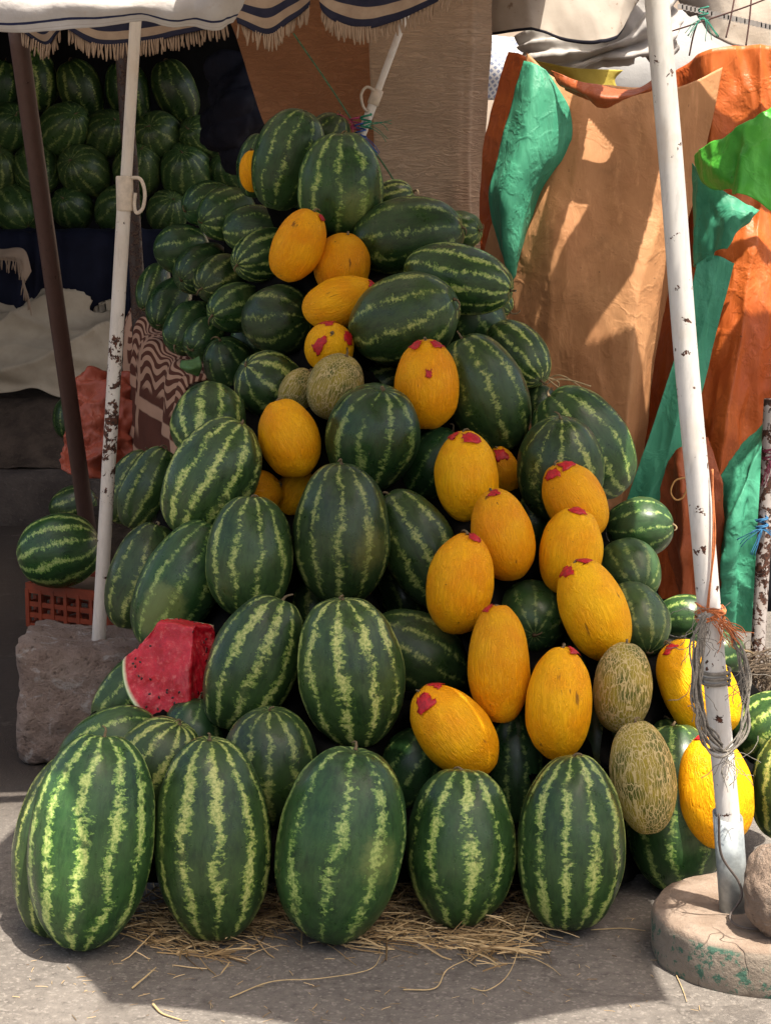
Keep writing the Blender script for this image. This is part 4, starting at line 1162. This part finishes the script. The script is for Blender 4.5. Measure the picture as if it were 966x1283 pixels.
s_ = g.n('SeparateXYZ', {0: uv}); a_ = g.ma('ADD', g.ma('MULTIPLY', s_.outputs[0], 7.), g.ma('MULTIPLY', s_.outputs[1], 9.)); b_ = g.ma('SUBTRACT', g.ma('MULTIPLY', s_.outputs[0], 7.), g.ma('MULTIPLY', s_.outputs[1], 9.))
da = g.ma('ABSOLUTE', g.ma('SUBTRACT', g.ma('FRACT', a_), .5)); db = g.ma('ABSOLUTE', g.ma('SUBTRACT', g.ma('FRACT', b_), .5))
mk = g.ma('MULTIPLY', g.mr(da, .32, .28), g.mr(db, .32, .28))
LAT = g.out(g.mix(mk, (.70, .70, .70), (.26, .30, .42)), .7)
o = sheet('patterned_cloth', [[(590,40,9.0),(625,45,9.0),(665,48,9.0)], [(590,80,9.0),(625,85,8.95),(650,85,9.0)], [(590,125,9.0),(615,125,9.0),(640,125,9.0)]], LAT, 24, 24, wav(.01, 1, 0, .015, 3, 3), .004)
tag(o, 'white cloth with blue lattice print glimpsed between taupe sheet and orange tarpaulin', 'cloth')
o = sheet('yellow_cloth', [[(655,70,7.6),(710,84,7.5),(780,88,7.5)], [(690,90,7.6),(720,98,7.5),(770,100,7.5)], [(700,112,7.6),(730,115,7.5),(775,115,7.5)]], mat_cloth('olive_yellow_cloth', (.38, .30, .05), (.50, .40, .08)), 24, 14, wav(.01, 1, 0, .015, 4, 3), .004)
tag(o, 'olive yellow cloth scrap between the white cloth and the tan tarpaulin', 'cloth')
for pts, lb in (([(966,-4,7.4),(930,10,7.4),(870,30,7.4),(838,40,7.4)], 'thin dark string running across the beige canopy at the top right'),
                ([(920,-4,7.45),(915,22,7.42),(909,47,7.4)], 'short dark string hanging down from the beige canopy'),
                ([(874,26,7.38),(868,45,7.38),(863,70,7.38)], 'reddish string dangling from the green knot at the top right'),
                ([(941,-4,7.45),(938,28,7.42),(934,57,7.4)], 'long dark string hanging at the right of the beige canopy')):
    v, f = tube(spline([atY(*p) for p in pts], 24), .0035, 5); oo = atY(*pts[1])
    o = mesh_obj('string', rel(v, oo), f, simple('dark_string', (.07, .03, .025), .9)); o.location = oo; tag(o, lb, 'string')
tuft('green_knot', atY(880, 22, 7.36), (.02, .22, .15), [(.6, 0, -.8), (1, 0, -1), (-.6, 0, -.4)], 'green knotted string on the thin line at the top right', 12, 15)

# ------------------------------------------------------------------ left rear of the stall
o = sheet('shade_tarp', [[(-5, 12.6, 3.6), (-2, 12.6, 3.6), (.4, 12.6, 3.6)], [(-5, 12.6, 1.8), (-2, 12.5, 1.8), (.4, 12.6, 1.8)], [(-5, 12.6, 0), (-2, 12.6, 0), (.4, 12.6, 0)]], BLACKT, 60, 50, wav(.05, 6, 0, .08, 1.5, 3), .006, world=True)
tag(o, 'black shade tarp closing the rear of the stall behind the stacked watermelons', 'tarp')
o = sheet('added_roof_tarp', [[(-5, 7.9, 3.02), (-2, 7.9, 2.95), (.2, 7.9, 3.02)], [(-5, 10.6, 3.1), (-2, 10.6, 3.05), (.2, 10.6, 3.1)], [(-5, 12.7, 3.3), (-2, 12.7, 3.3), (.2, 12.7, 3.3)]], BLACKT, 40, 40, wav(.03, 3, 0, .05, 1., 3), .006, world=True)
tag(o, 'dark tarp roof added out of view to keep the rear of the stall dark', 'tarp')  # unseen roof, added so that the rear stays in shade
o = sheet('added_side_tarp', [[(-4.6, 9.2, 3.0), (-4.6, 10.8, 3.0), (-4.6, 12.6, 3.2)], [(-4.6, 9.2, 0), (-4.6, 10.8, 0), (-4.6, 12.6, 0)]], BLACKT, 40, 30, None, .006, world=True)
tag(o, 'dark tarp added out of view at the left to darken the rear stall', 'tarp')  # unseen side wall, added to keep daylight off the rear stack
# table with navy cloth
tb = Vector((-1.9, 11.3, 0))
tab = empty('stall_table', tb, 'long table carrying the rear stack of watermelons under a navy cloth', 'table')
zt = atY(100, 291, 10.9).z
v, f = box((-1.7, 11.45, zt - .02), (4.4, 1.15, .04)); mesh_obj('tabletop', rel(v, tb), f, simple('old_planks', (.12, .08, .05), .8), tab, False)
for x in (-3.8, -2.0, .3):
    v, f = box((x, 11.2, zt / 2 - .02), (.07, .07, zt - .04)); mesh_obj('leg', rel(v, tb), f, bpy.data.materials['old_planks'], tab, False)
o = sheet('tablecloth', [
  [(-60,288,11.1),(40,288,11.1),(140,288,11.1),(215,288,11.1)],
  [(-60,293,10.84),(40,293,10.84),(140,293,10.84),(215,293,10.84)],
  [(-60,345,10.82),(40,345,10.80),(140,345,10.82),(215,345,10.8)],
  [(-60,400,10.86),(40,400,10.82),(140,400,10.85),(215,400,10.82)]], NAVY, 120, 50, lambda s, t, p: .025 * t * math.sin(60 * s + 3 * math.sin(17 * s)) + .01 * nz(p, 4., 2), .004)
tag(o, 'navy cloth hanging over the front of the rear watermelon table', 'tablecloth')
o = sheet('dark_jacket', [
  [(262,72,9.6),(285,76,9.5),(312,72,9.5),(345,60,9.5)],
  [(266,120,9.5),(290,118,9.3),(315,118,9.3),(350,118,9.4)],
  [(254,160,9.5),(285,165,9.3),(310,165,9.3),(350,165,9.4)],
  [(282,205,9.5),(296,215,9.4),(320,220,9.4),(350,220,9.5)]], mat_cloth('midnight_quilt', (.007, .007, .013), (.013, .013, .022), .8, 9.), 60, 60,
  lambda s, t, p: .05 * nz(p, 5., 3, 4) + .03 * abs(math.sin(14 * t + 4 * s)), .02)
tag(o, 'dark padded jacket hung beside the rust brown sheet at the rear', 'jacket')
# pale cloth heap on the dirt bank
def heapfold(s_, t, p):
    q = Vector((p.x * .8, p.y, p.z * 1.5 + .35 * p.x))
    q4 = Vector((p.x * .55, p.y, p.z * 2.2 + .5 * p.x)); return .085 * (1 - abs(math.sin(8 * t + 2.6 * s_ + 2.4 * mn.noise(q * 1.3))) ** .7) + .03 * nz(q, 1.6, 5, 2) + .035 * (1 - abs(nz(q4, 2.4, 9, 2)) * 2.2)
o = sheet('cloth_heap', [
  [(-60,392,10.82),(10,390,10.82),(55,368,10.82),(90,372,10.82),(112,400,10.82),(150,398,10.82)],
  [(-60,402,10.74),(10,398,10.72),(55,388,10.66),(90,392,10.66),(114,404,10.70),(150,402,10.72)],
  [(-60,430,10.60),(10,430,10.58),(55,430,10.54),(90,432,10.54),(118,432,10.58),(150,430,10.62)],
  [(-60,468,10.52),(10,462,10.50),(55,466,10.46),(90,474,10.46),(118,466,10.50),(146,462,10.56)],
  [(-60,494,10.50),(10,492,10.48),(45,486,10.46),(80,498,10.44),(118,482,10.50),(142,478,10.56)]],
  mat_cloth('unbleached_sheet', (.36, .295, .215), (.46, .385, .285), .85, 5., stain=(.32, .25, .17)), 120, 80, heapfold, .006)
tag(o, 'crumpled off white cloth heaped on the dirt bank behind the brown pole', 'cloth')
o = sheet('fringed_scarf', [[(-30,300,10.6),(0,312,10.6),(30,312,10.58),(40,340,10.56)], [(-30,316,10.58),(0,320,10.57),(27,322,10.55),(34,350,10.54)], [(-30,322,10.57),(0,326,10.56),(24,330,10.54),(30,356,10.52)]], FRI, 30, 10, wav(.01, 2, 0, .01, 5, 2), .004)
sc_ = o
tag(o, 'beige fringed scarf edge hanging by the navy cloth at the left border', 'scarf')
P_ = [(-30,318,10.56),(0,322,10.55),(24,326,10.53),(30,352,10.51),(38,378,10.5)]
fr = fringe(None, P_, .085, 31, .012); 
for v in fr.data.vertices: v.co = v.co - sc_.location
fr.parent = sc_

# poles on the left
def straight_pole(name, a, b, r, mat, label, n=24, seed=1, amp=.0):
    v, f = tube(wobble(lin(a, b, n), amp, 3., seed), r, 18); o = mesh_obj(name, rel(v, a), f, mat); o.location = a; tag(o, label, 'pole'); return o
BRN = mat_pole('brown_painted_steel', (.085, .045, .036), 0, 3, .70, .66, (.05, .025, .016))
g0 = ground(122, 745); 
straight_pole('leaning_pole', Vector((g0.x, g0.y, 0)), atY(20, 20, 7.0), .036, BRN, 'brown painted steel pole leaning at the far left')
RST = mat_pole('rusty_dark_steel', (.045, .028, .022), 0, 3, .56, .50, (.10, .06, .04), 40.)
straight_pole('rusty_post', Vector((atY(192, 600, 8.4).x, 8.4, 0)), atY(153, 40, 8.4), .033, RST, 'dark rusty post behind the left white pole, before the brown blanket', amp=.008)
RWH = mat_pole('rusty_whitewashed_steel', (.42, .38, .36), -1, 3, .55, .50, (.09, .035, .02), 34.)
straight_pole('rusty_post', Vector((atY(947, 830, 6.3).x, 6.3, 0)), atY(966, 500, 6.3), .025, RWH, 'rust eaten white post at the right border behind the sea green tail', amp=.006)
tuft('blue_twine', atY(953, 662, 6.26), (.03, .17, .36), [(-1, 0, -.3), (-.4, 0, -1), (1, 0, -.2)], 'blue twine wound on the rust eaten white post', 12, 25)
tuft('maroon_twine', atY(962, 575, 6.26), (.16, .02, .05), [(-.4, 0, -1), (.4, 0, -1)], 'maroon twine wound high on the rust eaten white post', 8, 26)
# table heap support and brown patterned blanket
A0, A1 = atY(250, 470, 6.75), atY(166, 380, 8.6)
ts = empty('side_table', ((A0.x + A1.x) / 2 + .35, 7.7, 0), 'trestle table under the brown blanket and the lying watermelons', 'table')
hx = .5
def quad_slab(P, t):
    V = [Vector(p) for p in P] + [Vector(p) - Vector((0, 0, t)) for p in P]
    return V, [(0, 1, 2, 3), (7, 6, 5, 4), (0, 4, 5, 1), (1, 5, 6, 2), (2, 6, 7, 3), (3, 7, 4, 0)]
zt0, zt1 = A0.z - .03, A1.z - .03
v, f = quad_slab([(A0.x + .05, 6.6, zt0), (A0.x + .75, 6.6, zt0), (A1.x + 1.5, 8.8, zt1), (A1.x + .05, 8.8, zt1)], .04)
mesh_obj('tabletop', rel(v, ts.location), f, bpy.data.materials['old_planks'], ts, False)
for (x, y, zz) in ((A0.x + .12, 6.75, zt0), (A1.x + .14, 8.6, zt1), (A0.x + .7, 6.75, zt0), (A1.x + 1.3, 8.6, zt1)):
    v, f = box((x, y, (zz - .04) / 2), (.06, .06, zz - .04)); mesh_obj('leg', rel(v, ts.location), f, bpy.data.materials['old_planks'], ts, False)
g = NT('brown_patterned_blanket'); uvn = g.n('SeparateXYZ', {0: g.n('TexCoord').outputs['UV']}); vv = g.obj(False)
U, W_ = uvn.outputs[0], uvn.outputs[1]
nn = g.no(vv, 9., 3.)
wv = g.ma('FRACT', g.ma('ADD', g.ma('MULTIPLY', W_, 22.), g.ma('MULTIPLY', g.ma('SINE', g.ma('MULTIPLY', U, 64.)), .42)))
zig = g.ma('MULTIPLY', g.mr(g.ma('ABSOLUTE', g.ma('SUBTRACT', wv, .5)), .27, .22), g.mr(W_, .53, .51))
bnd = g.ma('MAXIMUM', g.mr(g.ma('ABSOLUTE', g.ma('SUBTRACT', W_, .57)), .022, .016), g.mr(g.ma('ABSOLUTE', g.ma('SUBTRACT', W_, .72)), .020, .014))
uu = g.ma('SUBTRACT', g.ma('FRACT', g.ma('MULTIPLY', U, 5.)), .5); w2 = g.ma('MULTIPLY', g.ma('SUBTRACT', W_, .86), 3.6)
ra = g.ma('SQRT', g.ma('ADD', g.ma('MULTIPLY', uu, uu), g.ma('MULTIPLY', w2, w2))); an = g.ma('ARCTAN2', w2, uu)
pet = g.mr(g.ma('SUBTRACT', ra, g.ma('MULTIPLY', g.ma('ABSOLUTE', g.ma('SINE', g.ma('MULTIPLY', an, 3.))), .36)), .02, -.02)
vert = g.mr(g.ma('ABSOLUTE', g.ma('SUBTRACT', g.ma('FRACT', g.ma('MULTIPLY', U, 2.5)), .2)), .045, .03)
vert = g.ma('MULTIPLY', vert, g.mr(W_, .68, .64))
pt = g.ma('MAXIMUM', g.ma('MAXIMUM', zig, bnd), g.ma('MAXIMUM', pet, vert))
col = g.mix(pt, g.mix(nn, (.085, .032, .022), (.13, .05, .034)), g.mix(nn, (.42, .24, .16), (.52, .32, .22)))
BLK = g.out(col, .95, g.no(vv, 180., 3.), .5, .006, .1)
B0 = []
def brow(dx, dz, k=0):
    return [Vector((A0.x + (A1.x - A0.x) * s + dx + .02 * math.sin(9 * s), 6.65 + 2.05 * s, zt0 + (zt1 - zt0) * s + dz)) for s in (0, .25, .5, .75, 1)]
o = sheet('patterned_blanket', [brow(.22, .012), brow(.03, .015), brow(-.05, -.03), brow(-.07, -.28), brow(-.09, -.56), brow(-.08, -.62)], BLK, 90, 90,
   lambda s, t, p: .020 * min(t * 3, 1) * math.sin(30 * s + 2 * math.sin(7 * s)) + .012 * nz(p, 6., 4, 3), .006, world=True)
tag(o, 'brown blanket with cream pattern draped over the table edge, under the lying watermelons', 'blanket')
# red orange plastic, crate, leaf
o = sheet('plastic_sack', [
  [(108,470,8.3),(125,462,8.28),(145,468,8.28),(175,488,8.3)],
  [(100,520,8.22),(125,512,8.15),(150,515,8.15),(178,522,8.2)],
  [(92,562,8.16),(120,560,8.05),(150,556,8.08),(180,556,8.16)],
  [(84,592,8.1),(110,602,8.0),(140,598,8.02),(170,585,8.1)]], mat_tarp('red_orange_plastic', (.30, .062, .035), (.38, .095, .055), .4, .9, streak=False), 60, 60,
  lambda s_, t, p: .05 * nz(p, 4., 3, 4) + .05 * (1 - abs(nz(p, 6., 8, 3)) * 2), .004)
tag(o, 'crumpled red orange plastic sack hanging behind the left white pole', 'sack')
v, f = box((0, 0, .175), (.30, .30, .35)); o = mesh_obj('wooden_box', v, f, DIRT, smooth=False); o.location = (atY(140, 600, 8.1).x, 8.25, 0); bevel(o, .02)
tag(o, 'dirty wooden box under the crumpled red orange plastic', 'box')
cp = atY(84, 742, 7.32); cw = .40; ch = .17
cr = empty('plastic_crate', (atY(103, 790, 7.3).x, 7.42, 0), 'orange plastic crate behind the stone block with a watermelon on it', 'crate')
hgt = .205; cr.rotation_euler = (0, 0, -.5); cr.location.x += .03; cr.location.y -= .06
ORP = simple('orange_plastic', (.30, .050, .018), .4, .3, 20.)
parts = []
for (sx, sy, wx, wy) in ((0, -.16, cw, .012), (0, .16, cw, .012), (-cw / 2, 0, .012, .32), (cw / 2, 0, .012, .32)):
    parts.append(box((sx, sy, hgt - .02), (wx, wy, .04)))
    for k in range(3): parts.append(box((sx, sy, .03 + k * (hgt - .07) / 3), (wx - .004 if wx > .1 else wx - .002, wy - .004 if wy > .1 else wy - .002, .02)))
    for k in range(7):
        t_ = (k / 6 - .5)
        parts.append(box((sx + t_ * wx * .96 if wx > .1 else sx, sy + t_ * wy * .96 if wy > .1 else sy, hgt / 2), (.016, .016, hgt - .05)))
v, f = join(parts); mesh_obj('sides', v, f, ORP, cr, False)
v, f = box((0, 0, .012), (cw - .03, .30, .016)); mesh_obj('bottom', v, f, ORP, cr, False)
v, f = box((0, 0, hgt - .035), (cw - .04, .29, .03)); mesh_obj('cardboard_lining', v, f, simple('cardboard', (.20, .13, .08), .9), cr, False)
o = sheet('leaf', [[(228,452,6.58),(240,450,6.55),(250,446,6.55)], [(226,460,6.55),(240,462,6.5),(253,458,6.52)], [(234,468,6.56),(243,472,6.54),(250,470,6.55)]], simple('wilted_leaf', (.10, .22, .06), .6, .4, 30.), 16, 12, wav(.01, 1, 0, .01, 9, 2), .002)
tag(o, 'wilted pale green leaf at the corner of the patterned blanket', 'leaf')

# ------------------------------------------------------------------ straw
g = NT('dry_straw'); r_ = g.n('NewGeometry').outputs['Random Per Island']
col = g.n('ValToRGB', {0: r_}); cr_ = col.color_ramp
cr_.elements[0].color = (.08, .045, .02, 1); cr_.elements[1].color = (.58, .43, .23, 1); e = cr_.elements.new(.5); e.color = (.30, .20, .09, 1)
STRAW = g.out(col.outputs[0], .7, None, spec=.3)
def straw_strand(p, d, L, w, rr, lift=.0):
    n = 5; V = []; d = Vector(d).normalized(); P = Vector(p)
    cv = rr.uniform(-.6, .6)
    for k in range(n + 1):
        a = Vector((-d.y, d.x, 0)) * w / 2 * (1 - .5 * abs(k / n - .4))
        V += [P + a, P - a, P + Vector((0, 0, w * .7))]
        d = Vector((d.x + cv * .12 * -d.y, d.y + cv * .12 * d.x, d.z - .06 * lift)); P = P + d.normalized() * L / n
        P.z = max(P.z, .003)
    Fc = []
    for k in range(n):
        o = k * 3
        for a, b in ((0, 1), (1, 2), (2, 0)): Fc.append((o + a, o + b, o + 3 + b, o + 3 + a))
    return V, Fc
rr = random.Random(11); parts = []
cl = [(180,1170,40),(230,1175,45),(300,1165,30),(345,1160,40),(250,1195,40),(420,1180,40),(470,1175,45),(520,1165,50),(560,1180,55),(610,1180,50),(640,1165,35),(600,1200,35),(490,1150,40),(660,1150,25),(340,1140,30),(500,1120,30),(200,1140,30),(650,1120,20)]
for k in range(1500):
    x, y, s = rr.choice(cl); x += rr.gauss(0, s * .55); y += rr.gauss(-6, 10)
    p = ground(x, y); a = rr.gauss(.2, .9) if rr.random() < .7 else rr.uniform(0, 3.14)
    p.z = abs(rr.gauss(0, .014)) + .002
    parts.append(straw_strand(p, (math.cos(a), math.sin(a), rr.uniform(-.25, .3)), rr.uniform(.03, .15), rr.uniform(.0014, .0042), rr, 1))
for k in range(220):
    x = rr.uniform(20, 900); y = rr.uniform(1150, 1283); p = ground(x, y); a = rr.uniform(0, 3.14); p.z = .002
    parts.append(straw_strand(p, (math.cos(a), math.sin(a), 0), rr.uniform(.005, .03), rr.uniform(.0008, .002), rr, 0))
v, f = join(parts); o = mesh_obj('straw', v, f, STRAW, smooth=False); tag(o, 'loose dry straw strewn under the front row of watermelons', 'straw', kind='stuff')
def stalk(pts, w, label):
    P = spline([ground(x, y, h) for x, y, h in pts], 30); v, f = tube(P, [w * .55 * (1 - .5 * i / 30) for i in range(31)], 6)
    oo = P[15]; o = mesh_obj('straw_stalk', rel(v, oo), f, bpy.data.materials['pale_stalk']); o.location = oo; tag(o, label, 'straw')
simple('pale_stalk', (.52, .38, .19), .7, .3, 60.)
stalk([(288,1250,.004),(340,1230,.008),(400,1226,.008),(462,1215,.006),(478,1196,.012)], .0030, 'long curved straw stalk lying on the asphalt before the middle front watermelon')
stalk([(505,1240,.004),(545,1238,.006),(560,1215,.02),(590,1200,.02)], .0034, 'bent straw stalk lying before the shortest front row watermelon')
stalk([(590,1238,.004),(612,1240,.006),(640,1215,.02),(660,1150,.05),(668,1135,.06)], .0026, 'straw stalk rising from the asphalt beside the right end of the front row')
stalk([(640,1200,.012),(665,1200,.012),(690,1212,.004),(702,1222,.004)], .0024, 'straw stalk curling over the asphalt right of the straw pile')
stalk([(740,1165,.004),(780,1163,.004),(808,1166,.004)], .0028, 'straight straw stalk between the last front watermelon and the concrete base')
stalk([(847,1222,.004),(855,1240,.004),(860,1255,.004)], .0024, 'short straw stalk on the asphalt in front of the concrete base')
stalk([(166,1238,.004),(185,1222,.010),(196,1212,.012)], .0048, 'thick straw stalk under the second front watermelon')
stalk([(192,1258,.006),(204,1270,.004),(228,1278,.004)], .0055, 'flat orange brown husk on the sunlit asphalt at the bottom left')
# hanging straw by the right post
parts = []
for k in range(170):
    p = atY(rr.uniform(925, 985), rr.uniform(815, 850), 6.2 + rr.uniform(-.1, .1)); d = Vector((rr.uniform(-.8, .5), rr.uniform(-.3, .3), rr.uniform(-1, .25))); pts = [p.copy()]
    for q in range(5):
        p = p + d.normalized() * rr.uniform(.02, .045); d = d + Vector((rr.uniform(-.3, .3), 0, rr.uniform(-.4, .1))); pts.append(p.copy())
    parts.append(tube(pts, rr.uniform(.0015, .003), 4))
v, f = join(parts); oo = atY(955, 830, 6.2); o = mesh_obj('straw_bundle', rel(v, oo), f, simple('dead_roots', (.17, .125, .085), .9, .6, 50.), smooth=False); o.location = oo
tag(o, 'bundle of dry grass roots at the foot of the rust eaten white post', 'straw')
parts = []
for pts in ([(660,502,6.4),(690,478,6.3),(712,476,6.3),(740,484,6.3)], [(690,500,6.35),(700,480,6.35),(685,474,6.3),(705,490,6.3)], [(672,486,6.4),(700,470,6.35),(735,490,6.35)]):
    parts.append(tube(spline([atY(*p) for p in pts], 20), .003, 5))
v, f = join(parts); oo = atY(700, 480, 6.3); o = mesh_obj('straw_wisp', rel(v, oo), f, bpy.data.materials['pale_stalk']); o.location = oo
tag(o, 'pale straw wisps lying over the big slanted watermelon by the tan tarpaulin', 'straw')
parts = [tube(spline([atY(*p) for p in [(862,598,6.5),(846,602,6.5),(840,616,6.5),(846,626,6.5),(856,622,6.5),(864,600,6.5),(868,585,6.5)]], 40), .0035, 5)]
v, f = parts[0]; oo = atY(850, 610, 6.5); o = mesh_obj('string_loop', rel(v, oo), f, simple('ochre_string', (.55, .30, .10), .8)); o.location = oo
tag(o, 'ochre string loop hanging on the rust tarpaulin left of the right pole', 'string')

# cloths added out of view: shade the pile, shape sun patches on the screen
def inside(x, y, P):
    c = False
    for (x1, y1), (x2, y2) in zip(P, P[1:] + P[:1]):
        if (y1 > y) != (y2 > y) and x < (x2 - x1) * (y - y1) / (y2 - y1) + x1: c = not c
    return c
def sun_hole(pts):
    out = []
    for x, y in pts:
        Yp = 7.07 - .0011 * (y - 120) if y < 330 else 6.84
        P = atY(x, y, Yp); q = P + SD * ((2.6 - P.z) / SD.z); out.append((q.x, q.y))
    return out
HOLES = [sun_hole(h) for h in [
    [(722, 140), (758, 172), (730, 230), (684, 296), (700, 250), (716, 200)],
    [(826, 165), (852, 230), (852, 330), (834, 415), (798, 432), (738, 376), (790, 320), (812, 250)],
    [(872, 300), (930, 262), (1000, 250), (1000, 300), (925, 340), (905, 420)],
    [(920, 205), (1000, 180), (1000, 235), (950, 235)]]]
V, Fc = [], []
for j in range(31):
    for i in range(41):
        x, y = .12 + 1.6 * i / 40, 5.12 + 1.06 * j / 30
        V.append((x, y, 2.62 + .02 * nz((x, y, 0), 3.) - .04 * math.sin(math.pi * j / 30)))
for j in range(30):
    for i in range(40):
        a = j * 41 + i; Fc.append((a, a + 1, a + 42, a + 41))
o = mesh_obj('added_awning', rel(V, (.9, 5.6, 2.6)), Fc, mat_cloth('faded_shade_cloth', (.30, .24, .18), (.38, .31, .23), trans=.15)); o.location = (.9, 5.6, 2.6)
md = o.modifiers.new('thick', 'SOLIDIFY'); md.thickness = .004
tag(o, 'faded cloth added out of view to shade the right side of the pyramid', 'added_awning')  # added to keep the sun off the upper right melons
V, Fc = [], []; st_ = .006; nx, ny = 200, 140
for j in range(ny + 1):
    for i in range(nx + 1):
        x, y = .76 + st_ * i, 6.14 + st_ * j
        V.append((x + .02 * mn.noise(Vector((x * 3, y * 3, 0))) + .06 * (j / ny) * (1 - i / nx), y, 2.60 + .012 * nz((x, y, 0), 4.)))
for j in range(ny):
    for i in range(nx):
        x, y = .76 + st_ * (i + .5), 6.14 + st_ * (j + .5)
        if any(inside(x, y, h) for h in HOLES): continue
        a = j * (nx + 1) + i; Fc.append((a, a + 1, a + nx + 2, a + nx + 1))
o = mesh_obj('sun_patch_awning', rel(V, (1.3, 6.5, 2.6)), Fc, mat_cloth('brown_shade_cloth', (.25, .18, .12), (.32, .24, .17), trans=.1)); o.location = (1.3, 6.5, 2.6)
md = o.modifiers.new('thick', 'SOLIDIFY'); md.thickness = .004
tag(o, 'brown cloth added out of view, its holes shaping sunlit patches on the tarpaulin screen', 'added_awning')

# black sheet filling the dark gap behind the right post, far wall
o = sheet('dark_gap_sheet', [[(.9, 7.7, 1.6), (1.8, 7.7, 1.6), (3.2, 7.7, 1.6)], [(.9, 7.7, 0), (1.8, 7.7, 0), (3.2, 7.7, 0)]], BLACKT, 20, 20, wav(.02, 3, 0, .03, 2, 3), .006, world=True)
tag(o, 'black sheet filling the dark gap low behind the sea green tail at the right border', 'cloth')
v, f = box((0, 17.2, 2.6), (26, .3, 5.2)); o = mesh_obj('building_wall', rel(v, (0, 17.2, 0)), f, simple('ochre_plaster', (.50, .40, .31), .9, .2, 3.), smooth=False); o.location = (0, 17.2, 0)
tag(o, 'pale plastered building wall far behind the stall', 'wall')

# ------------------------------------------------------------------ camera, light, world
cd = bpy.data.cameras.new('camera'); cam = bpy.data.objects.new('camera', cd); C.objects.link(cam)
cam.location = CAM; cam.rotation_euler = (math.radians(90) - PITCH, 0, 0)
cd.sensor_fit = 'VERTICAL'; cd.sensor_height = 36; cd.lens = 36 * F / 1283; cd.clip_end = 500; cd.clip_start = .05
SC.camera = cam
SUN = Vector((.56, -.73, 2.4)).normalized()
sl = bpy.data.lights.new('sun', 'SUN'); sl.energy = 5.0; sl.angle = math.radians(.5); sl.color = (1, .92, .80)
so = bpy.data.objects.new('sun', sl); C.objects.link(so); so.rotation_euler = SUN.to_track_quat('Z', 'Y').to_euler(); so.location = SUN * 20
w = bpy.data.worlds.new('World'); SC.world = w; w.use_nodes = True
t = w.node_tree; bg = t.nodes['Background']; sk = t.nodes.new('ShaderNodeTexSky'); sk.sky_type = 'NISHITA'; sk.sun_disc = False; sk.dust_density = 5.0; sk.ozone_density = .3; sk.air_density = .8
sk.sun_elevation = math.asin(SUN.z); sk.sun_rotation = math.atan2(SUN.x, SUN.y)
wb = t.nodes.new('ShaderNodeMix'); wb.data_type = 'RGBA'; wb.blend_type = 'MULTIPLY'; wb.inputs[0].default_value = 1; wb.inputs[7].default_value = (1.06, 1.0, .89, 1)
t.links.new(sk.outputs[0], wb.inputs[6]); t.links.new(wb.outputs[2], bg.inputs[0]); bg.inputs[1].default_value = .135
vs = SC.view_settings; vs.view_transform = 'Standard'; vs.look = 'None'; vs.exposure = 1.1; vs.gamma = 1; vs.use_curve_mapping = False
SC.render.engine = 'CYCLES'
